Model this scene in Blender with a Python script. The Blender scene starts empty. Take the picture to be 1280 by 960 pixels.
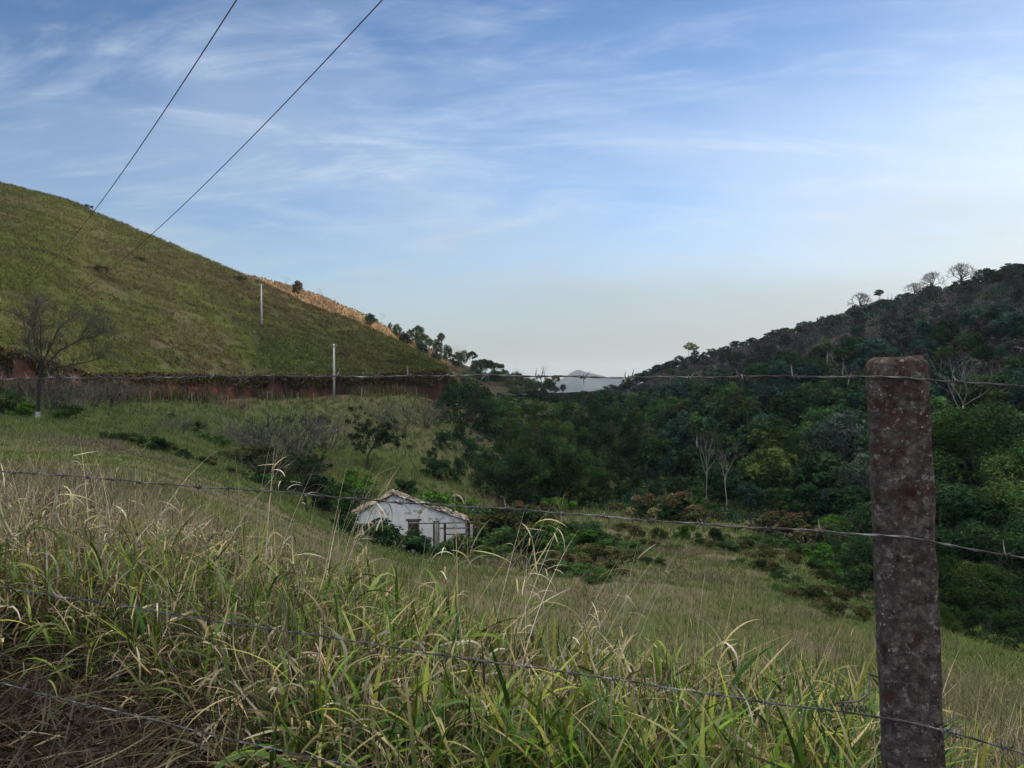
import bpy, math, random
import numpy as np
from mathutils import Vector

SEED = 11
random.seed(SEED)
rng = np.random.default_rng(SEED)
PI = math.pi
R = math.radians
F, CX, HY, EZ = 950.0, 640.0, 472.0, 1.6      # lens in photo pixels, image centre, horizon row, eye height

scene = bpy.context.scene
COL = scene.collection


def W(px, py, Y):
    """world point seen at a photo pixel, Y metres ahead"""
    return ((px - CX) / F * Y, Y, EZ + (HY - py) / F * Y)


# ------------------------------------------------------------------ noise
def _h(ix, iy, s):
    v = np.sin(ix * 127.1 + iy * 311.7 + s * 74.7) * 43758.5453
    return v - np.floor(v)


def vnoise(x, y, s=0.0):
    x = np.asarray(x, float); y = np.asarray(y, float)
    ix = np.floor(x); iy = np.floor(y)
    fx = x - ix; fy = y - iy
    fx = fx * fx * (3 - 2 * fx); fy = fy * fy * (3 - 2 * fy)
    a = _h(ix, iy, s); b = _h(ix + 1, iy, s); c = _h(ix, iy + 1, s); d = _h(ix + 1, iy + 1, s)
    return (a * (1 - fx) + b * fx) * (1 - fy) + (c * (1 - fx) + d * fx) * fy


def fbm(x, y, s=0.0, o=4):
    t = 0; a = 0.5; n = 0
    for k in range(o):
        t = t + a * vnoise(np.asarray(x) * 2 ** k, np.asarray(y) * 2 ** k, s + k * 3.1); n += a; a *= 0.5
    return t / n


# ------------------------------------------------------------------ materials
def newmat(name):
    m = bpy.data.materials.new(name); m.use_nodes = True
    m.node_tree.nodes.clear()
    return m, m.node_tree.nodes, m.node_tree.links


def nd(N, t, **kw):
    n = N.new(t)
    for k, v in kw.items():
        if k == 'inp':
            for a, b in v.items():
                n.inputs[a].default_value = b
        else:
            setattr(n, k, v)
    return n


def ramp(N, stops):
    r = N.new('ShaderNodeValToRGB')
    e = r.color_ramp.elements
    while len(e) < len(stops):
        e.new(0.5)
    for k, (p, c) in enumerate(stops):
        e[k].position = p; e[k].color = (*c, 1) if len(c) == 3 else c
    return r


def tint_mat(name, transl=0.3, var=0.25, gloss=0.0, rough=0.5, base=(1, 1, 1)):
    """vegetation: own colour of each leaf in the mesh attribute 'tint', a little varied per plant"""
    m, N, L = newmat(name)
    at = nd(N, 'ShaderNodeAttribute', attribute_name='tint')
    oi = nd(N, 'ShaderNodeObjectInfo')
    mr = nd(N, 'ShaderNodeMapRange', inp={3: 1 - var, 4: 1 + var})
    L.new(oi.outputs['Random'], mr.inputs[0])
    mul = nd(N, 'ShaderNodeVectorMath', operation='MULTIPLY')
    mul.inputs[1].default_value = base
    L.new(at.outputs['Color'], mul.inputs[0])
    sc = nd(N, 'ShaderNodeVectorMath', operation='SCALE')
    L.new(mul.outputs[0], sc.inputs[0]); L.new(mr.outputs[0], sc.inputs['Scale'])
    d = nd(N, 'ShaderNodeBsdfDiffuse'); t = nd(N, 'ShaderNodeBsdfTranslucent')
    L.new(sc.outputs[0], d.inputs[0]); L.new(sc.outputs[0], t.inputs[0])
    mx = nd(N, 'ShaderNodeMixShader', inp={0: transl})
    L.new(d.outputs[0], mx.inputs[1]); L.new(t.outputs[0], mx.inputs[2])
    last = mx
    if gloss > 0:
        g = nd(N, 'ShaderNodeBsdfGlossy', inp={'Roughness': rough, 'Color': (1, 1, 1, 1)})
        m2 = nd(N, 'ShaderNodeMixShader', inp={0: gloss})
        L.new(mx.outputs[0], m2.inputs[1]); L.new(g.outputs[0], m2.inputs[2]); last = m2
    o = nd(N, 'ShaderNodeOutputMaterial'); L.new(last.outputs[0], o.inputs[0])
    return m


def noise_mat(name, stops, scale=5.0, detail=8, rough=0.9, bump=0.0, bscale=None, stretch=(1, 1, 1), spec=0.2, stops2=None, scale2=1.0, metal=0.0):
    m, N, L = newmat(name)
    tc = nd(N, 'ShaderNodeTexCoord'); mp = nd(N, 'ShaderNodeMapping')
    mp.inputs['Scale'].default_value = stretch
    L.new(tc.outputs['Object'], mp.inputs[0])
    n = nd(N, 'ShaderNodeTexNoise', inp={'Scale': scale, 'Detail': detail, 'Roughness': 0.62})
    L.new(mp.outputs[0], n.inputs['Vector'])
    r = ramp(N, stops); L.new(n.outputs['Fac'], r.inputs[0])
    col = r.outputs[0]
    if stops2:
        n2 = nd(N, 'ShaderNodeTexNoise', inp={'Scale': scale2, 'Detail': 4})
        L.new(mp.outputs[0], n2.inputs['Vector'])
        r2 = ramp(N, stops2); L.new(n2.outputs['Fac'], r2.inputs[0])
        mx = nd(N, 'ShaderNodeMix', data_type='RGBA', blend_type='MULTIPLY', inp={0: 1.0})
        L.new(col, mx.inputs[6]); L.new(r2.outputs[0], mx.inputs[7]); col = mx.outputs[2]
    b = nd(N, 'ShaderNodeBsdfPrincipled', inp={'Roughness': rough, 'Specular IOR Level': spec, 'Metallic': metal})
    L.new(col, b.inputs['Base Color'])
    if bump:
        nb = nd(N, 'ShaderNodeTexNoise', inp={'Scale': bscale or scale * 3, 'Detail': 6, 'Roughness': 0.7})
        L.new(mp.outputs[0], nb.inputs['Vector'])
        bp = nd(N, 'ShaderNodeBump', inp={'Strength': 0.6, 'Distance': bump})
        L.new(nb.outputs['Fac'], bp.inputs['Height']); L.new(bp.outputs[0], b.inputs['Normal'])
    o = nd(N, 'ShaderNodeOutputMaterial'); L.new(b.outputs[0], o.inputs[0])
    return m


M = {}
M['leaf'] = tint_mat('leaf_green', 0.25, 0.3)
M['grass'] = tint_mat('grass_blades', 0.18, 0.0, gloss=0.018, rough=0.45)
M['drygrass'] = tint_mat('meadow_grass', 0.25, 0.0)
M['ground'] = tint_mat('soil_and_turf', 0.0, 0.0)
M['bark_grey'] = noise_mat('grey_bark', [(0.3, (0.045, 0.042, 0.038)), (0.7, (0.13, 0.12, 0.11))], 6, bump=0.03)
M['bark_pale'] = noise_mat('pale_bark', [(0.3, (0.15, 0.15, 0.14)), (0.7, (0.34, 0.33, 0.31))], 3, bump=0.02)
M['bark_dark'] = noise_mat('dark_bark', [(0.3, (0.02, 0.018, 0.016)), (0.7, (0.06, 0.052, 0.045))], 6, bump=0.03)
M['twig_grey'] = noise_mat('grey_twigs', [(0.3, (0.05, 0.047, 0.04)), (0.7, (0.11, 0.105, 0.09))], 2)
M['twig_pale'] = noise_mat('pale_twigs', [(0.3, (0.14, 0.13, 0.12)), (0.7, (0.26, 0.24, 0.22))], 2)
M['whitewash'] = noise_mat('whitewash', [(0.3, (0.28, 0.28, 0.28)), (0.6, (0.5, 0.5, 0.49))], 5)
M['pole'] = noise_mat('pale_concrete', [(0.3, (0.42, 0.42, 0.41)), (0.7, (0.62, 0.62, 0.6))], 1.5)
M['crossarm'] = noise_mat('grey_crossarm', [(0.3, (0.16, 0.16, 0.17)), (0.7, (0.28, 0.28, 0.29))], 3)
M['insulator'] = noise_mat('porcelain', [(0.3, (0.25, 0.26, 0.28)), (0.7, (0.35, 0.36, 0.38))], 3, rough=0.25, spec=0.5)
M['cable'] = noise_mat('cable_black', [(0.3, (0.04, 0.026, 0.03)), (0.7, (0.07, 0.045, 0.05))], 3, rough=0.6)
M['wire'] = noise_mat('weathered_wire', [(0.38, (0.03, 0.027, 0.028)), (0.55, (0.11, 0.11, 0.11)), (0.66, (0.34, 0.35, 0.36))], 14, rough=0.5, metal=0.5, spec=0.5)
M['stake'] = noise_mat('old_stake_wood', [(0.3, (0.22, 0.2, 0.17)), (0.7, (0.4, 0.37, 0.32))], 3)
M['tile'] = noise_mat('old_clay_tiles', [(0.34, (0.07, 0.05, 0.04)), (0.48, (0.22, 0.16, 0.125)), (0.62, (0.46, 0.42, 0.37))], 3.4, bump=0.03)
M['timber'] = noise_mat('grey_timber', [(0.3, (0.05, 0.045, 0.04)), (0.7, (0.16, 0.14, 0.12))], 4, stretch=(1, 1, 0.2))
M['darkwood'] = noise_mat('dark_wood', [(0.3, (0.03, 0.022, 0.017)), (0.7, (0.09, 0.065, 0.05))], 4)


def wall_mat():
    m, N, L = newmat('peeling_white_plaster')
    tc = nd(N, 'ShaderNodeTexCoord')
    n1 = nd(N, 'ShaderNodeTexNoise', inp={'Scale': 1.6, 'Detail': 9, 'Roughness': 0.65})
    L.new(tc.outputs['Object'], n1.inputs['Vector'])
    r1 = ramp(N, [(0.33, (0.26, 0.17, 0.12)), (0.39, (0.5, 0.46, 0.42)), (0.44, (0.82, 0.83, 0.85)), (0.7, (0.9, 0.9, 0.92))])
    L.new(n1.outputs['Fac'], r1.inputs[0])
    mp = nd(N, 'ShaderNodeMapping'); mp.inputs['Scale'].default_value = (3.0, 3.0, 0.35)
    L.new(tc.outputs['Object'], mp.inputs[0])
    n2 = nd(N, 'ShaderNodeTexNoise', inp={'Scale': 1.3, 'Detail': 6})
    L.new(mp.outputs[0], n2.inputs['Vector'])
    r2 = ramp(N, [(0.35, (0.55, 0.52, 0.48)), (0.55, (1, 1, 1))]); L.new(n2.outputs['Fac'], r2.inputs[0])
    mx = nd(N, 'ShaderNodeMix', data_type='RGBA', blend_type='MULTIPLY', inp={0: 0.28})
    L.new(r1.outputs[0], mx.inputs[6]); L.new(r2.outputs[0], mx.inputs[7])
    b = nd(N, 'ShaderNodeBsdfPrincipled', inp={'Roughness': 0.9, 'Specular IOR Level': 0.1})
    L.new(mx.outputs[2], b.inputs['Base Color'])
    bp = nd(N, 'ShaderNodeBump', inp={'Strength': 0.5, 'Distance': 0.03})
    L.new(n1.outputs['Fac'], bp.inputs['Height']); L.new(bp.outputs[0], b.inputs['Normal'])
    o = nd(N, 'ShaderNodeOutputMaterial'); L.new(b.outputs[0], o.inputs[0])
    return m


def post_mat():
    m, N, L = newmat('lichen_covered_concrete')
    tc = nd(N, 'ShaderNodeTexCoord')
    V = tc.outputs['Object']

    def noise(scale, detail=8, rough=0.65, off=0.0):
        mp = nd(N, 'ShaderNodeMapping'); mp.inputs['Location'].default_value = (off, off * 0.7, off * 1.3)
        L.new(V, mp.inputs[0])
        n = nd(N, 'ShaderNodeTexNoise', inp={'Scale': scale, 'Detail': detail, 'Roughness': rough})
        L.new(mp.outputs[0], n.inputs['Vector']); return n.outputs['Fac']

    def mix(fac, a, b):
        x = nd(N, 'ShaderNodeMix', data_type='RGBA')
        L.new(fac, x.inputs[0])
        for s, i in ((a, 6), (b, 7)):
            if isinstance(s, tuple):
                x.inputs[i].default_value = (*s, 1)
            else:
                L.new(s, x.inputs[i])
        return x.outputs[2]

    base = ramp(N, [(0.36, (0.022, 0.019, 0.019)), (0.5, (0.075, 0.064, 0.06)), (0.66, (0.19, 0.172, 0.16))])
    L.new(noise(55, 12, 0.8), base.inputs[0])
    # dark red paint or algae, stronger higher up the post
    sep = nd(N, 'ShaderNodeSeparateXYZ'); L.new(V, sep.inputs[0])
    hz = nd(N, 'ShaderNodeMapRange', inp={1: 0.85, 2: 1.75, 3: -0.06, 4: 0.05}); L.new(sep.outputs['Z'], hz.inputs[0])
    ad = nd(N, 'ShaderNodeMath', operation='ADD'); L.new(noise(24, 12, 0.78, 3.3), ad.inputs[0]); L.new(hz.outputs[0], ad.inputs[1])
    rr = ramp(N, [(0.505, (0, 0, 0)), (0.60, (0.8, 0.8, 0.8))]); L.new(ad.outputs[0], rr.inputs[0])
    redc = ramp(N, [(0.35, (0.022, 0.013, 0.013)), (0.65, (0.078, 0.034, 0.031))]); L.new(noise(40, 6, 0.7, 1.1), redc.inputs[0])
    c1 = mix(rr.outputs[0], base.outputs[0], redc.outputs[0])
    # black grime
    rb = ramp(N, [(0.56, (0, 0, 0)), (0.66, (0.85, 0.85, 0.85))]); L.new(noise(34, 10, 0.75, 7.7), rb.inputs[0])
    c2 = mix(rb.outputs[0], c1, (0.016, 0.014, 0.015))
    # grey lichen blotches
    rg = ramp(N, [(0.565, (0, 0, 0)), (0.605, (0.75, 0.75, 0.75))]); L.new(noise(62, 10, 0.75, 12.1), rg.inputs[0])
    c3 = mix(rg.outputs[0], c2, (0.27, 0.265, 0.245))
    # small white lichen dots
    vo = nd(N, 'ShaderNodeTexVoronoi', inp={'Scale': 95.0, 'Randomness': 1.0}); L.new(V, vo.inputs['Vector'])
    rv = ramp(N, [(0.10, (1, 1, 1)), (0.2, (0, 0, 0))]); L.new(vo.outputs['Distance'], rv.inputs[0])
    rs = ramp(N, [(0.58, (0, 0, 0)), (0.64, (0.9, 0.9, 0.9))]); L.new(noise(19, 3, 0.5, 21.0), rs.inputs[0])
    mm = nd(N, 'ShaderNodeMath', operation='MULTIPLY'); L.new(rv.outputs[0], mm.inputs[0]); L.new(rs.outputs[0], mm.inputs[1])
    c4 = mix(mm.outputs[0], c3, (0.5, 0.49, 0.44))
    b = nd(N, 'ShaderNodeBsdfPrincipled', inp={'Roughness': 0.95, 'Specular IOR Level': 0.1})
    L.new(c4, b.inputs['Base Color'])
    bp = nd(N, 'ShaderNodeBump', inp={'Strength': 1.0, 'Distance': 0.006}); L.new(noise(70, 8, 0.75), bp.inputs['Height'])
    L.new(bp.outputs[0], b.inputs['Normal'])
    o = nd(N, 'ShaderNodeOutputMaterial'); L.new(b.outputs[0], o.inputs[0])
    return m


def cut_earth_mat():
    return noise_mat('red_earth', [(0.36, (0.026, 0.018, 0.015)), (0.52, (0.07, 0.031, 0.023)), (0.68, (0.20, 0.07, 0.042))], 0.35, detail=10,
                     stretch=(1, 1, 0.35), bump=0.3, bscale=1.5)


M['wall'] = wall_mat()
M['post'] = post_mat()


# ------------------------------------------------------------------ mesh helpers
def mesh_np(name, V, Fq, tint=None, mat=None, smooth=False, normals_up=False):
    V = np.asarray(V, np.float32); Fq = np.asarray(Fq, np.int32)
    k = Fq.shape[1]
    me = bpy.data.meshes.new(name)
    me.vertices.add(len(V)); me.vertices.foreach_set('co', V.ravel())
    me.loops.add(Fq.size); me.loops.foreach_set('vertex_index', Fq.ravel())
    me.polygons.add(len(Fq))
    me.polygons.foreach_set('loop_start', np.arange(len(Fq), dtype=np.int32) * k)
    me.polygons.foreach_set('loop_total', np.full(len(Fq), k, np.int32))
    if smooth:
        me.polygons.foreach_set('use_smooth', np.ones(len(Fq), bool))
    me.update(calc_edges=True)
    if tint is not None:
        a = me.color_attributes.new('tint', 'FLOAT_COLOR', 'POINT')
        t4 = np.ones((len(V), 4), np.float32); t4[:, :3] = tint
        a.data.foreach_set('color', t4.ravel())
    if mat is not None:
        me.materials.append(mat)
    return me


class MB:
    def __init__(s):
        s.v = []; s.f = []

    def add(s, v, f):
        o = len(s.v); s.v += [tuple(map(float, p)) for p in v]
        s.f += [tuple(i + o for i in q) for q in f]

    def box(s, x0, x1, y0, y1, z0, z1):
        s.add([(x0, y0, z0), (x1, y0, z0), (x1, y1, z0), (x0, y1, z0), (x0, y0, z1), (x1, y0, z1), (x1, y1, z1), (x0, y1, z1)],
              [(0, 3, 2, 1), (4, 5, 6, 7), (0, 1, 5, 4), (1, 2, 6, 5), (2, 3, 7, 6), (3, 0, 4, 7)])

    def tube(s, pts, rad, n=6, cap=True):
        P = [Vector(p) for p in pts]
        if isinstance(rad, (int, float)):
            rad = [rad] * len(P)
        up = Vector((0.31, 0.17, 0.93))
        vs = []
        for i, p in enumerate(P):
            d = (P[min(i + 1, len(P) - 1)] - P[max(i - 1, 0)]).normalized()
            a = d.cross(up)
            if a.length < 1e-3:
                a = d.cross(Vector((1, 0, 0)))
            a.normalize(); b = d.cross(a)
            for k in range(n):
                an = 2 * PI * k / n
                vs.append(p + (a * math.cos(an) + b * math.sin(an)) * rad[i])
        fs = []
        for i in range(len(P) - 1):
            for k in range(n):
                fs.append((i * n + k, i * n + (k + 1) % n, (i + 1) * n + (k + 1) % n, (i + 1) * n + k))
        if cap and n > 3:
            fs.append(tuple(range(n - 1, -1, -1))); fs.append(tuple((len(P) - 1) * n + k for k in range(n)))
        s.add(vs, fs)

    def mesh(s, name, mat, smooth=False):
        me = bpy.data.meshes.new(name); me.from_pydata(s.v, [], s.f)
        if smooth:
            me.polygons.foreach_set('use_smooth', np.ones(len(me.polygons), bool))
        me.update(); me.materials.append(mat)
        return me

    def build(s, name, mat, parent=None, smooth=False):
        return link(name, s.mesh(name, mat, smooth), parent)


def link(name, me, parent=None):
    o = bpy.data.objects.new(name, me); COL.objects.link(o)
    if parent is not None:
        o.parent = parent
    return o


def tag(o, label, cat, group=None, kind=None):
    o['label'] = label; o['category'] = cat
    if group: o['group'] = group
    if kind: o['kind'] = kind
    return o


def thing(name, label, cat, loc=(0, 0, 0), rz=0, scale=(1, 1, 1), group=None):
    o = bpy.data.objects.new(name, None); COL.objects.link(o)
    o.empty_display_size = 0.3
    o.location = loc; o.rotation_euler = (0, 0, rz); o.scale = scale
    return tag(o, label, cat, group)


def dup(root, loc, rz=None, label=None, scale=None):
    r = root.copy(); COL.objects.link(r); r.location = loc
    if rz is not None: r.rotation_euler = (0, 0, rz)
    if scale: r.scale = scale
    if label: r['label'] = label
    for ch in [c for c in bpy.data.objects if c.parent == root]:
        c = ch.copy(); COL.objects.link(c); c.parent = r
        for g in [g for g in bpy.data.objects if g.parent == ch]:
            d = g.copy(); COL.objects.link(d); d.parent = c
    return r


def struct(name, me):
    o = link(name, me); o['kind'] = 'structure'
    return o


def stuff(name, me, label, cat):
    o = link(name, me); tag(o, label, cat, kind='stuff')
    return o


# ------------------------------------------------------------------ ground heights
CTRL = []


def col(px, rows):
    for r in rows:
        Y = r[0]
        z = r[1] if len(r) == 2 else (HY - r[2]) / F * Y
        CTRL.append(((px - CX) / F, math.log(Y), z))


P_ = None
col(-700, [(0.5, -1.55), (2.6, -1.45), (7, -1.5), (30, -2.0), (50, -1.6), (120, -1.6), (300, -4)])
col(-300, [(0.5, -1.55), (2.6, -1.42), (7, -1.5), (30, -2.4), (66, -1.9), (150, -1.9), (300, -4)])
col(0, [(0.5, -1.55), (1.5, -1.5), (2.6, -1.42), (4, -1.40), (7, -1.45), (15, P_, 592), (30, P_, 562), (45, P_, 542), (65, P_, 522), (85, P_, 495), (120, -2.0), (250, -4)])
col(200, [(0.5, -1.57), (1.5, -1.52), (2.6, -1.45), (4, -1.45), (7, -1.68), (12, P_, 622), (25, P_, 597), (45, P_, 575), (70, P_, 550), (100, P_, 513), (112, P_, 496), (140, -2.7), (300, -6)])
col(300, [(3, -1.5), (5, -1.6), (7, -1.95), (12, P_, 690), (20, P_, 655), (45, P_, 612), (75, P_, 580), (105, P_, 538), (135, P_, 496), (160, -3.3), (300, -6)])
col(420, [(3, -1.55), (5, -1.8), (8, -2.95), (15, P_, 765), (24, P_, 708), (50, P_, 665), (75, P_, 625), (110, P_, 552), (147, P_, 494), (175, -3.2), (300, -7)])
col(510, [(0.5, -1.58), (3, -1.6), (5, -2.05), (8, -3.5), (15, P_, 805), (27, P_, 732), (57, P_, 690), (90, P_, 606), (120, P_, 545), (158, P_, 491), (190, -3.2), (300, -8)])
col(640, [(1.5, -1.6), (3, -1.65), (4.2, -1.9), (6, -3.2), (9, -4.8), (15, P_, 850), (25, P_, 765), (33, P_, 728), (57, P_, 690), (80, P_, 650), (100, P_, 632), (150, P_, 560), (220, P_, 510), (300, P_, 498), (350, -14), (450, -55), (520, -95)])
col(725, [(150, P_, 580), (220, P_, 532), (300, P_, 508), (350, -17), (450, -55)])
col(800, [(1.5, -1.62), (3, -1.7), (4.2, -2.0), (6, -3.3), (9, -4.9), (15, P_, 872), (23, P_, 797), (33, P_, 738), (50, P_, 695), (80, P_, 650), (110, -17), (180, -17), (300, -13.5), (420, -38), (520, -85)])
col(1000, [(0.5, -1.58), (1.5, -1.62), (2.5, -1.68), (4, -2.05), (6, -3.3), (9, -4.9), (15, P_, 886), (21, P_, 835), (30, P_, 772), (50, P_, 715), (75, P_, 676), (100, -18), (160, -18), (300, -18), (520, -40)])
col(1150, [(1.5, -1.65), (2.3, -1.72), (4, -2.25), (6, -3.15), (10, -4.95), (16, P_, 852), (30, P_, 797), (50, -15), (80, -18.5), (160, -18), (300, -18)])
col(1280, [(1.5, -1.65), (2.3, -1.75), (3.5, -2.15), (5, -2.85), (9, P_, 908), (14, P_, 873), (25, P_, 838), (45, -14.5), (80, -18), (160, -17), (300, -18)])
col(1800, [(0.5, -1.6), (2, -1.7), (5, -2.95), (10, -5), (25, -9.8), (80, -17), (160, -17), (300, -18)])
CT = np.array(CTRL)
US = 2.6


def _U(r2):
    return 0.5 * r2 * np.log(np.maximum(r2, 1e-12))


def _fit():
    p = np.stack([CT[:, 0] * US, CT[:, 1]], 1); n = len(p)
    d = ((p[:, None] - p[None]) ** 2).sum(-1)
    K = _U(d) + np.eye(n) * 0.004
    A = np.zeros((n + 3, n + 3)); A[:n, :n] = K; A[:n, n] = 1; A[:n, n + 1:] = p
    A[n:, :n] = A[:n, n:].T
    # heights are fitted as slopes below the eye, so that near and far rows weigh alike
    b = np.zeros(n + 3); b[:n] = CT[:, 2] / np.exp(CT[:, 1])
    return p, np.linalg.solve(A, b)


TP, TW = _fit()


def base_z(X, Y, rough=True):
    X = np.atleast_1d(np.asarray(X, float)); Y = np.atleast_1d(np.asarray(Y, float))
    Yc = np.maximum(Y, 0.3)
    q = np.stack([X / Yc * US, np.log(Yc)], 1)
    n = len(TP); out = np.empty(len(q))
    for i in range(0, len(q), 20000):
        d = ((q[i:i + 20000, None] - TP[None]) ** 2).sum(-1)
        out[i:i + 20000] = _U(d) @ TW[:n] + TW[n] + q[i:i + 20000] @ TW[n + 1:]
    z = out * Yc + EZ
    if rough:
        a = np.clip((Y - 5) / 40, 0, 1) * 0.55 + 0.04
        z = z + (fbm(X * 0.35, Y * 0.35, 5, 3) - 0.5) * a * 1.3 + (fbm(X * 1.7, Y * 1.7, 9, 2) - 0.5) * np.clip(a, 0, 0.25) * 0.5
    return z


def gz(x, y):
    return float(base_z([x], [y])[0])


class Hill:
    """a slope between a foot line and a ridge line, both given by photo column"""
    def __init__(s, tab, amp=0.4, seed=3, drop=0.35, cut=False, bulge=0.0, nscale=0.06):
        a = np.array(tab, float)
        s.px, s.Yf, s.zf, s.Yr, s.pyr = a[:, 0], a[:, 1], a[:, 2], a[:, 3], a[:, 4]
        s.pyc = a[:, 5] if cut else None
        s.amp, s.seed, s.drop, s.bulge, s.ns = amp, seed, drop, bulge, nscale

    def at(s, px, t):
        px = np.asarray(px, float); t = np.asarray(t, float)
        I = lambda v: np.interp(px, s.px, v)
        Yf, zf, Yr, pyr = I(s.Yf), I(s.zf), I(s.Yr), I(s.pyr)
        zr = EZ + (HY - pyr) / F * Yr
        y0, z0 = Yf, zf
        if s.pyc is not None:
            y0 = Yf + 1.3
            z0 = EZ + (HY - I(s.pyc)) / F * y0
        tt = np.clip(t, 0, None)
        Y = y0 + (Yr - y0) * tt
        lin = z0 + (zr - z0) * np.clip(tt, 0, 1)
        lin = lin + s.bulge * np.sin(np.clip(tt, 0, 1) * PI) * (zr - z0)
        over = np.clip(tt - 1, 0, None) * (Yr - y0)
        lin = lin - over * s.drop * np.clip(over / 6, 0.1, 1.6)
        X = (px - CX) / F * Y
        fade = np.clip(tt * 5, 0, 1)
        z = lin + (0 if s.pyc is None else (fbm(X * 0.06, tt * 30, s.seed + 9, 3) - 0.5) * 0.9 * fade) + (fbm(X * s.ns, Y * s.ns, s.seed, 4) - 0.5) * 2 * s.amp * fade
        if s.pyc is not None:     # rows below the cut top: t in [-1, 0] is the earth face
            c = np.clip(-t, 0, 1)
            wob = (fbm(X * 0.4, Y * 0 + 3, s.seed + 5, 3) - 0.5) * 1.4
            Y = np.where(t < 0, Yf + 1.3 * (1 - c) ** 1.6 + wob * c * 0.8, Y)
            X = (px - CX) / F * Y
            z = np.where(t < 0, z0 + (zf - 0.8 - z0) * c, z + wob * 0.25 * np.clip(1 - tt * 8, 0, 1))
        return X, Y, z

    def pt(s, px, t):
        X, Y, z = s.at(np.array([px]), np.array([t]))
        return float(X[0]), float(Y[0]), float(z[0])


def foot(px, Y):
    return gz((px - CX) / F * Y, Y)


LHtab = []
for px, Yf, Yr, pyr, pyc in [(-900, 46, 140, 40, 380), (-600, 54, 160, 85, 400), (-300, 66, 178, 140, 420), (0, 85, 190, 227, 441), (60, 91, 190, 242, 452), (100, 96, 190, 254, 466),
                             (118, 99, 190, 265, 470), (200, 112, 188, 298, 468), (325, 138, 184, 350, 472), (380, 143, 181, 378, 472), (430, 148, 178, 397, 471), (490, 156, 173, 423, 468), (530, 161, 171, 444, 465), (556, 165, 169.5, 460, 463), (566, 167, 170, 474, 476), (578, 168, 172, 490, 491), (590, 171, 175, 498, 499)]:
    LHtab.append((px, Yf, foot(px, Yf), Yr, pyr, pyc))
LH = Hill(LHtab, amp=0.5, seed=3, drop=0.5, cut=True, bulge=0.04)
GHtab = []
for px, Yf, Yr, pyr in [(0, 130, 165, 330), (200, 160, 200, 322), (330, 178, 222, 349), (400, 195, 245, 368), (440, 204, 260, 386), (480, 215, 275, 406), (520, 228, 295, 428), (580, 250, 330, 457), (640, 280, 370, 477), (700, 330, 400, 495), (760, 380, 430, 508)]:
    GHtab.append((px, Yf, -5.0, Yr, pyr))
GH = Hill(GHtab, amp=0.8, seed=13, drop=0.3)
RHtab = []
for px, Yf, Yr, pyr in [(690, 380, 440, 509), (740, 330, 432, 503), (775, 296, 424, 490), (830, 215, 412, 464), (900, 165, 400, 441), (980, 130, 390, 418), (1070, 112, 372, 391), (1130, 104, 362, 374), (1200, 98, 348, 359), (1280, 92, 332, 340),
                        (1500, 82, 292, 300), (1800, 72, 262, 255), (2300, 60, 225, 230)]:
    RHtab.append((px, Yf, -17.5, Yr, pyr))
RH = Hill(RHtab, amp=3.0, seed=23, drop=0.3, nscale=0.03)


def grid_faces(nr, nc):
    i = np.arange(nr - 1)[:, None] * nc + np.arange(nc - 1)[None]
    return np.stack([i, i + 1, i + nc + 1, i + nc], -1).reshape(-1, 4)


def lerp3(a, b, f):
    return np.asarray(a)[None] * (1 - f)[:, None] + np.asarray(b)[None] * f[:, None]


def turf_tint(X, Y, green=0.5, seed=0, sc=1.0):
    n1 = fbm(X * 0.05 * sc, Y * 0.05 * sc, 31 + seed, 4); n2 = fbm(X * 0.4 * sc, Y * 0.4 * sc, 37 + seed, 3)
    f = np.clip((n1 - 0.5) * 3.0 + (n2 - 0.5) * 1.4 + green, 0, 1)
    dry = lerp3((0.10, 0.082, 0.056), (0.19, 0.165, 0.11), n2)
    grn = lerp3((0.04, 0.06, 0.018), (0.095, 0.12, 0.036), n2)
    return dry * (1 - f)[:, None] + grn * f[:, None]


# near and middle ground: one sheet
rowsY = np.geomspace(0.35, 560, 330); colsU = np.linspace(-1.75, 1.75, 300)
YY = np.repeat(rowsY, len(colsU)); UU = np.tile(colsU, len(rowsY)); XX = UU * YY
ZZ = base_z(XX, YY)
gt = turf_tint(XX, YY, 0.45)
pxx = CX + F * UU
soil = np.clip((3.9 - YY) / 1.0 + (fbm(XX * 2, YY * 2, 3, 3) - 0.5) * 1.2, 0, 1)
gt = gt * (1 - soil)[:, None] + np.array((0.018, 0.014, 0.012))[None] * soil[:, None]
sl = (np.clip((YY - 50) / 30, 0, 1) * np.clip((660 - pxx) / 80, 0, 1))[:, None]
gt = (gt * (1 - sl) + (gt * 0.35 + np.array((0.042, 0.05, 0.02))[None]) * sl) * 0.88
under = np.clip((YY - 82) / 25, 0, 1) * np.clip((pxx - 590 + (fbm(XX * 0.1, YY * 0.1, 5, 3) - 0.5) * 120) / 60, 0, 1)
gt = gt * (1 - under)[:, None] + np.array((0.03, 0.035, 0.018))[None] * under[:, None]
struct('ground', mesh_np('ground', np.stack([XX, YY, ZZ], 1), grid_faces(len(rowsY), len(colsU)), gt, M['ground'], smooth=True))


def hill_mesh(name, H, px0, px1, nc, ts, tintf, mats, cutrows=0):
    pxs = np.linspace(px0, px1, nc)
    PX = np.tile(pxs, len(ts)); T = np.repeat(ts, nc)
    X, Y, Z = H.at(PX, T)
    me = mesh_np(name, np.stack([X, Y, Z], 1), grid_faces(len(ts), nc), tintf(X, Y, PX, T), mats[0], smooth=True)
    if len(mats) > 1:
        me.materials.append(mats[1])
        idx = np.zeros((len(ts) - 1) * (nc - 1), np.int32); idx[:cutrows * (nc - 1)] = 1
        me.polygons.foreach_set('material_index', idx)
    return struct(name, me)


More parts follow.
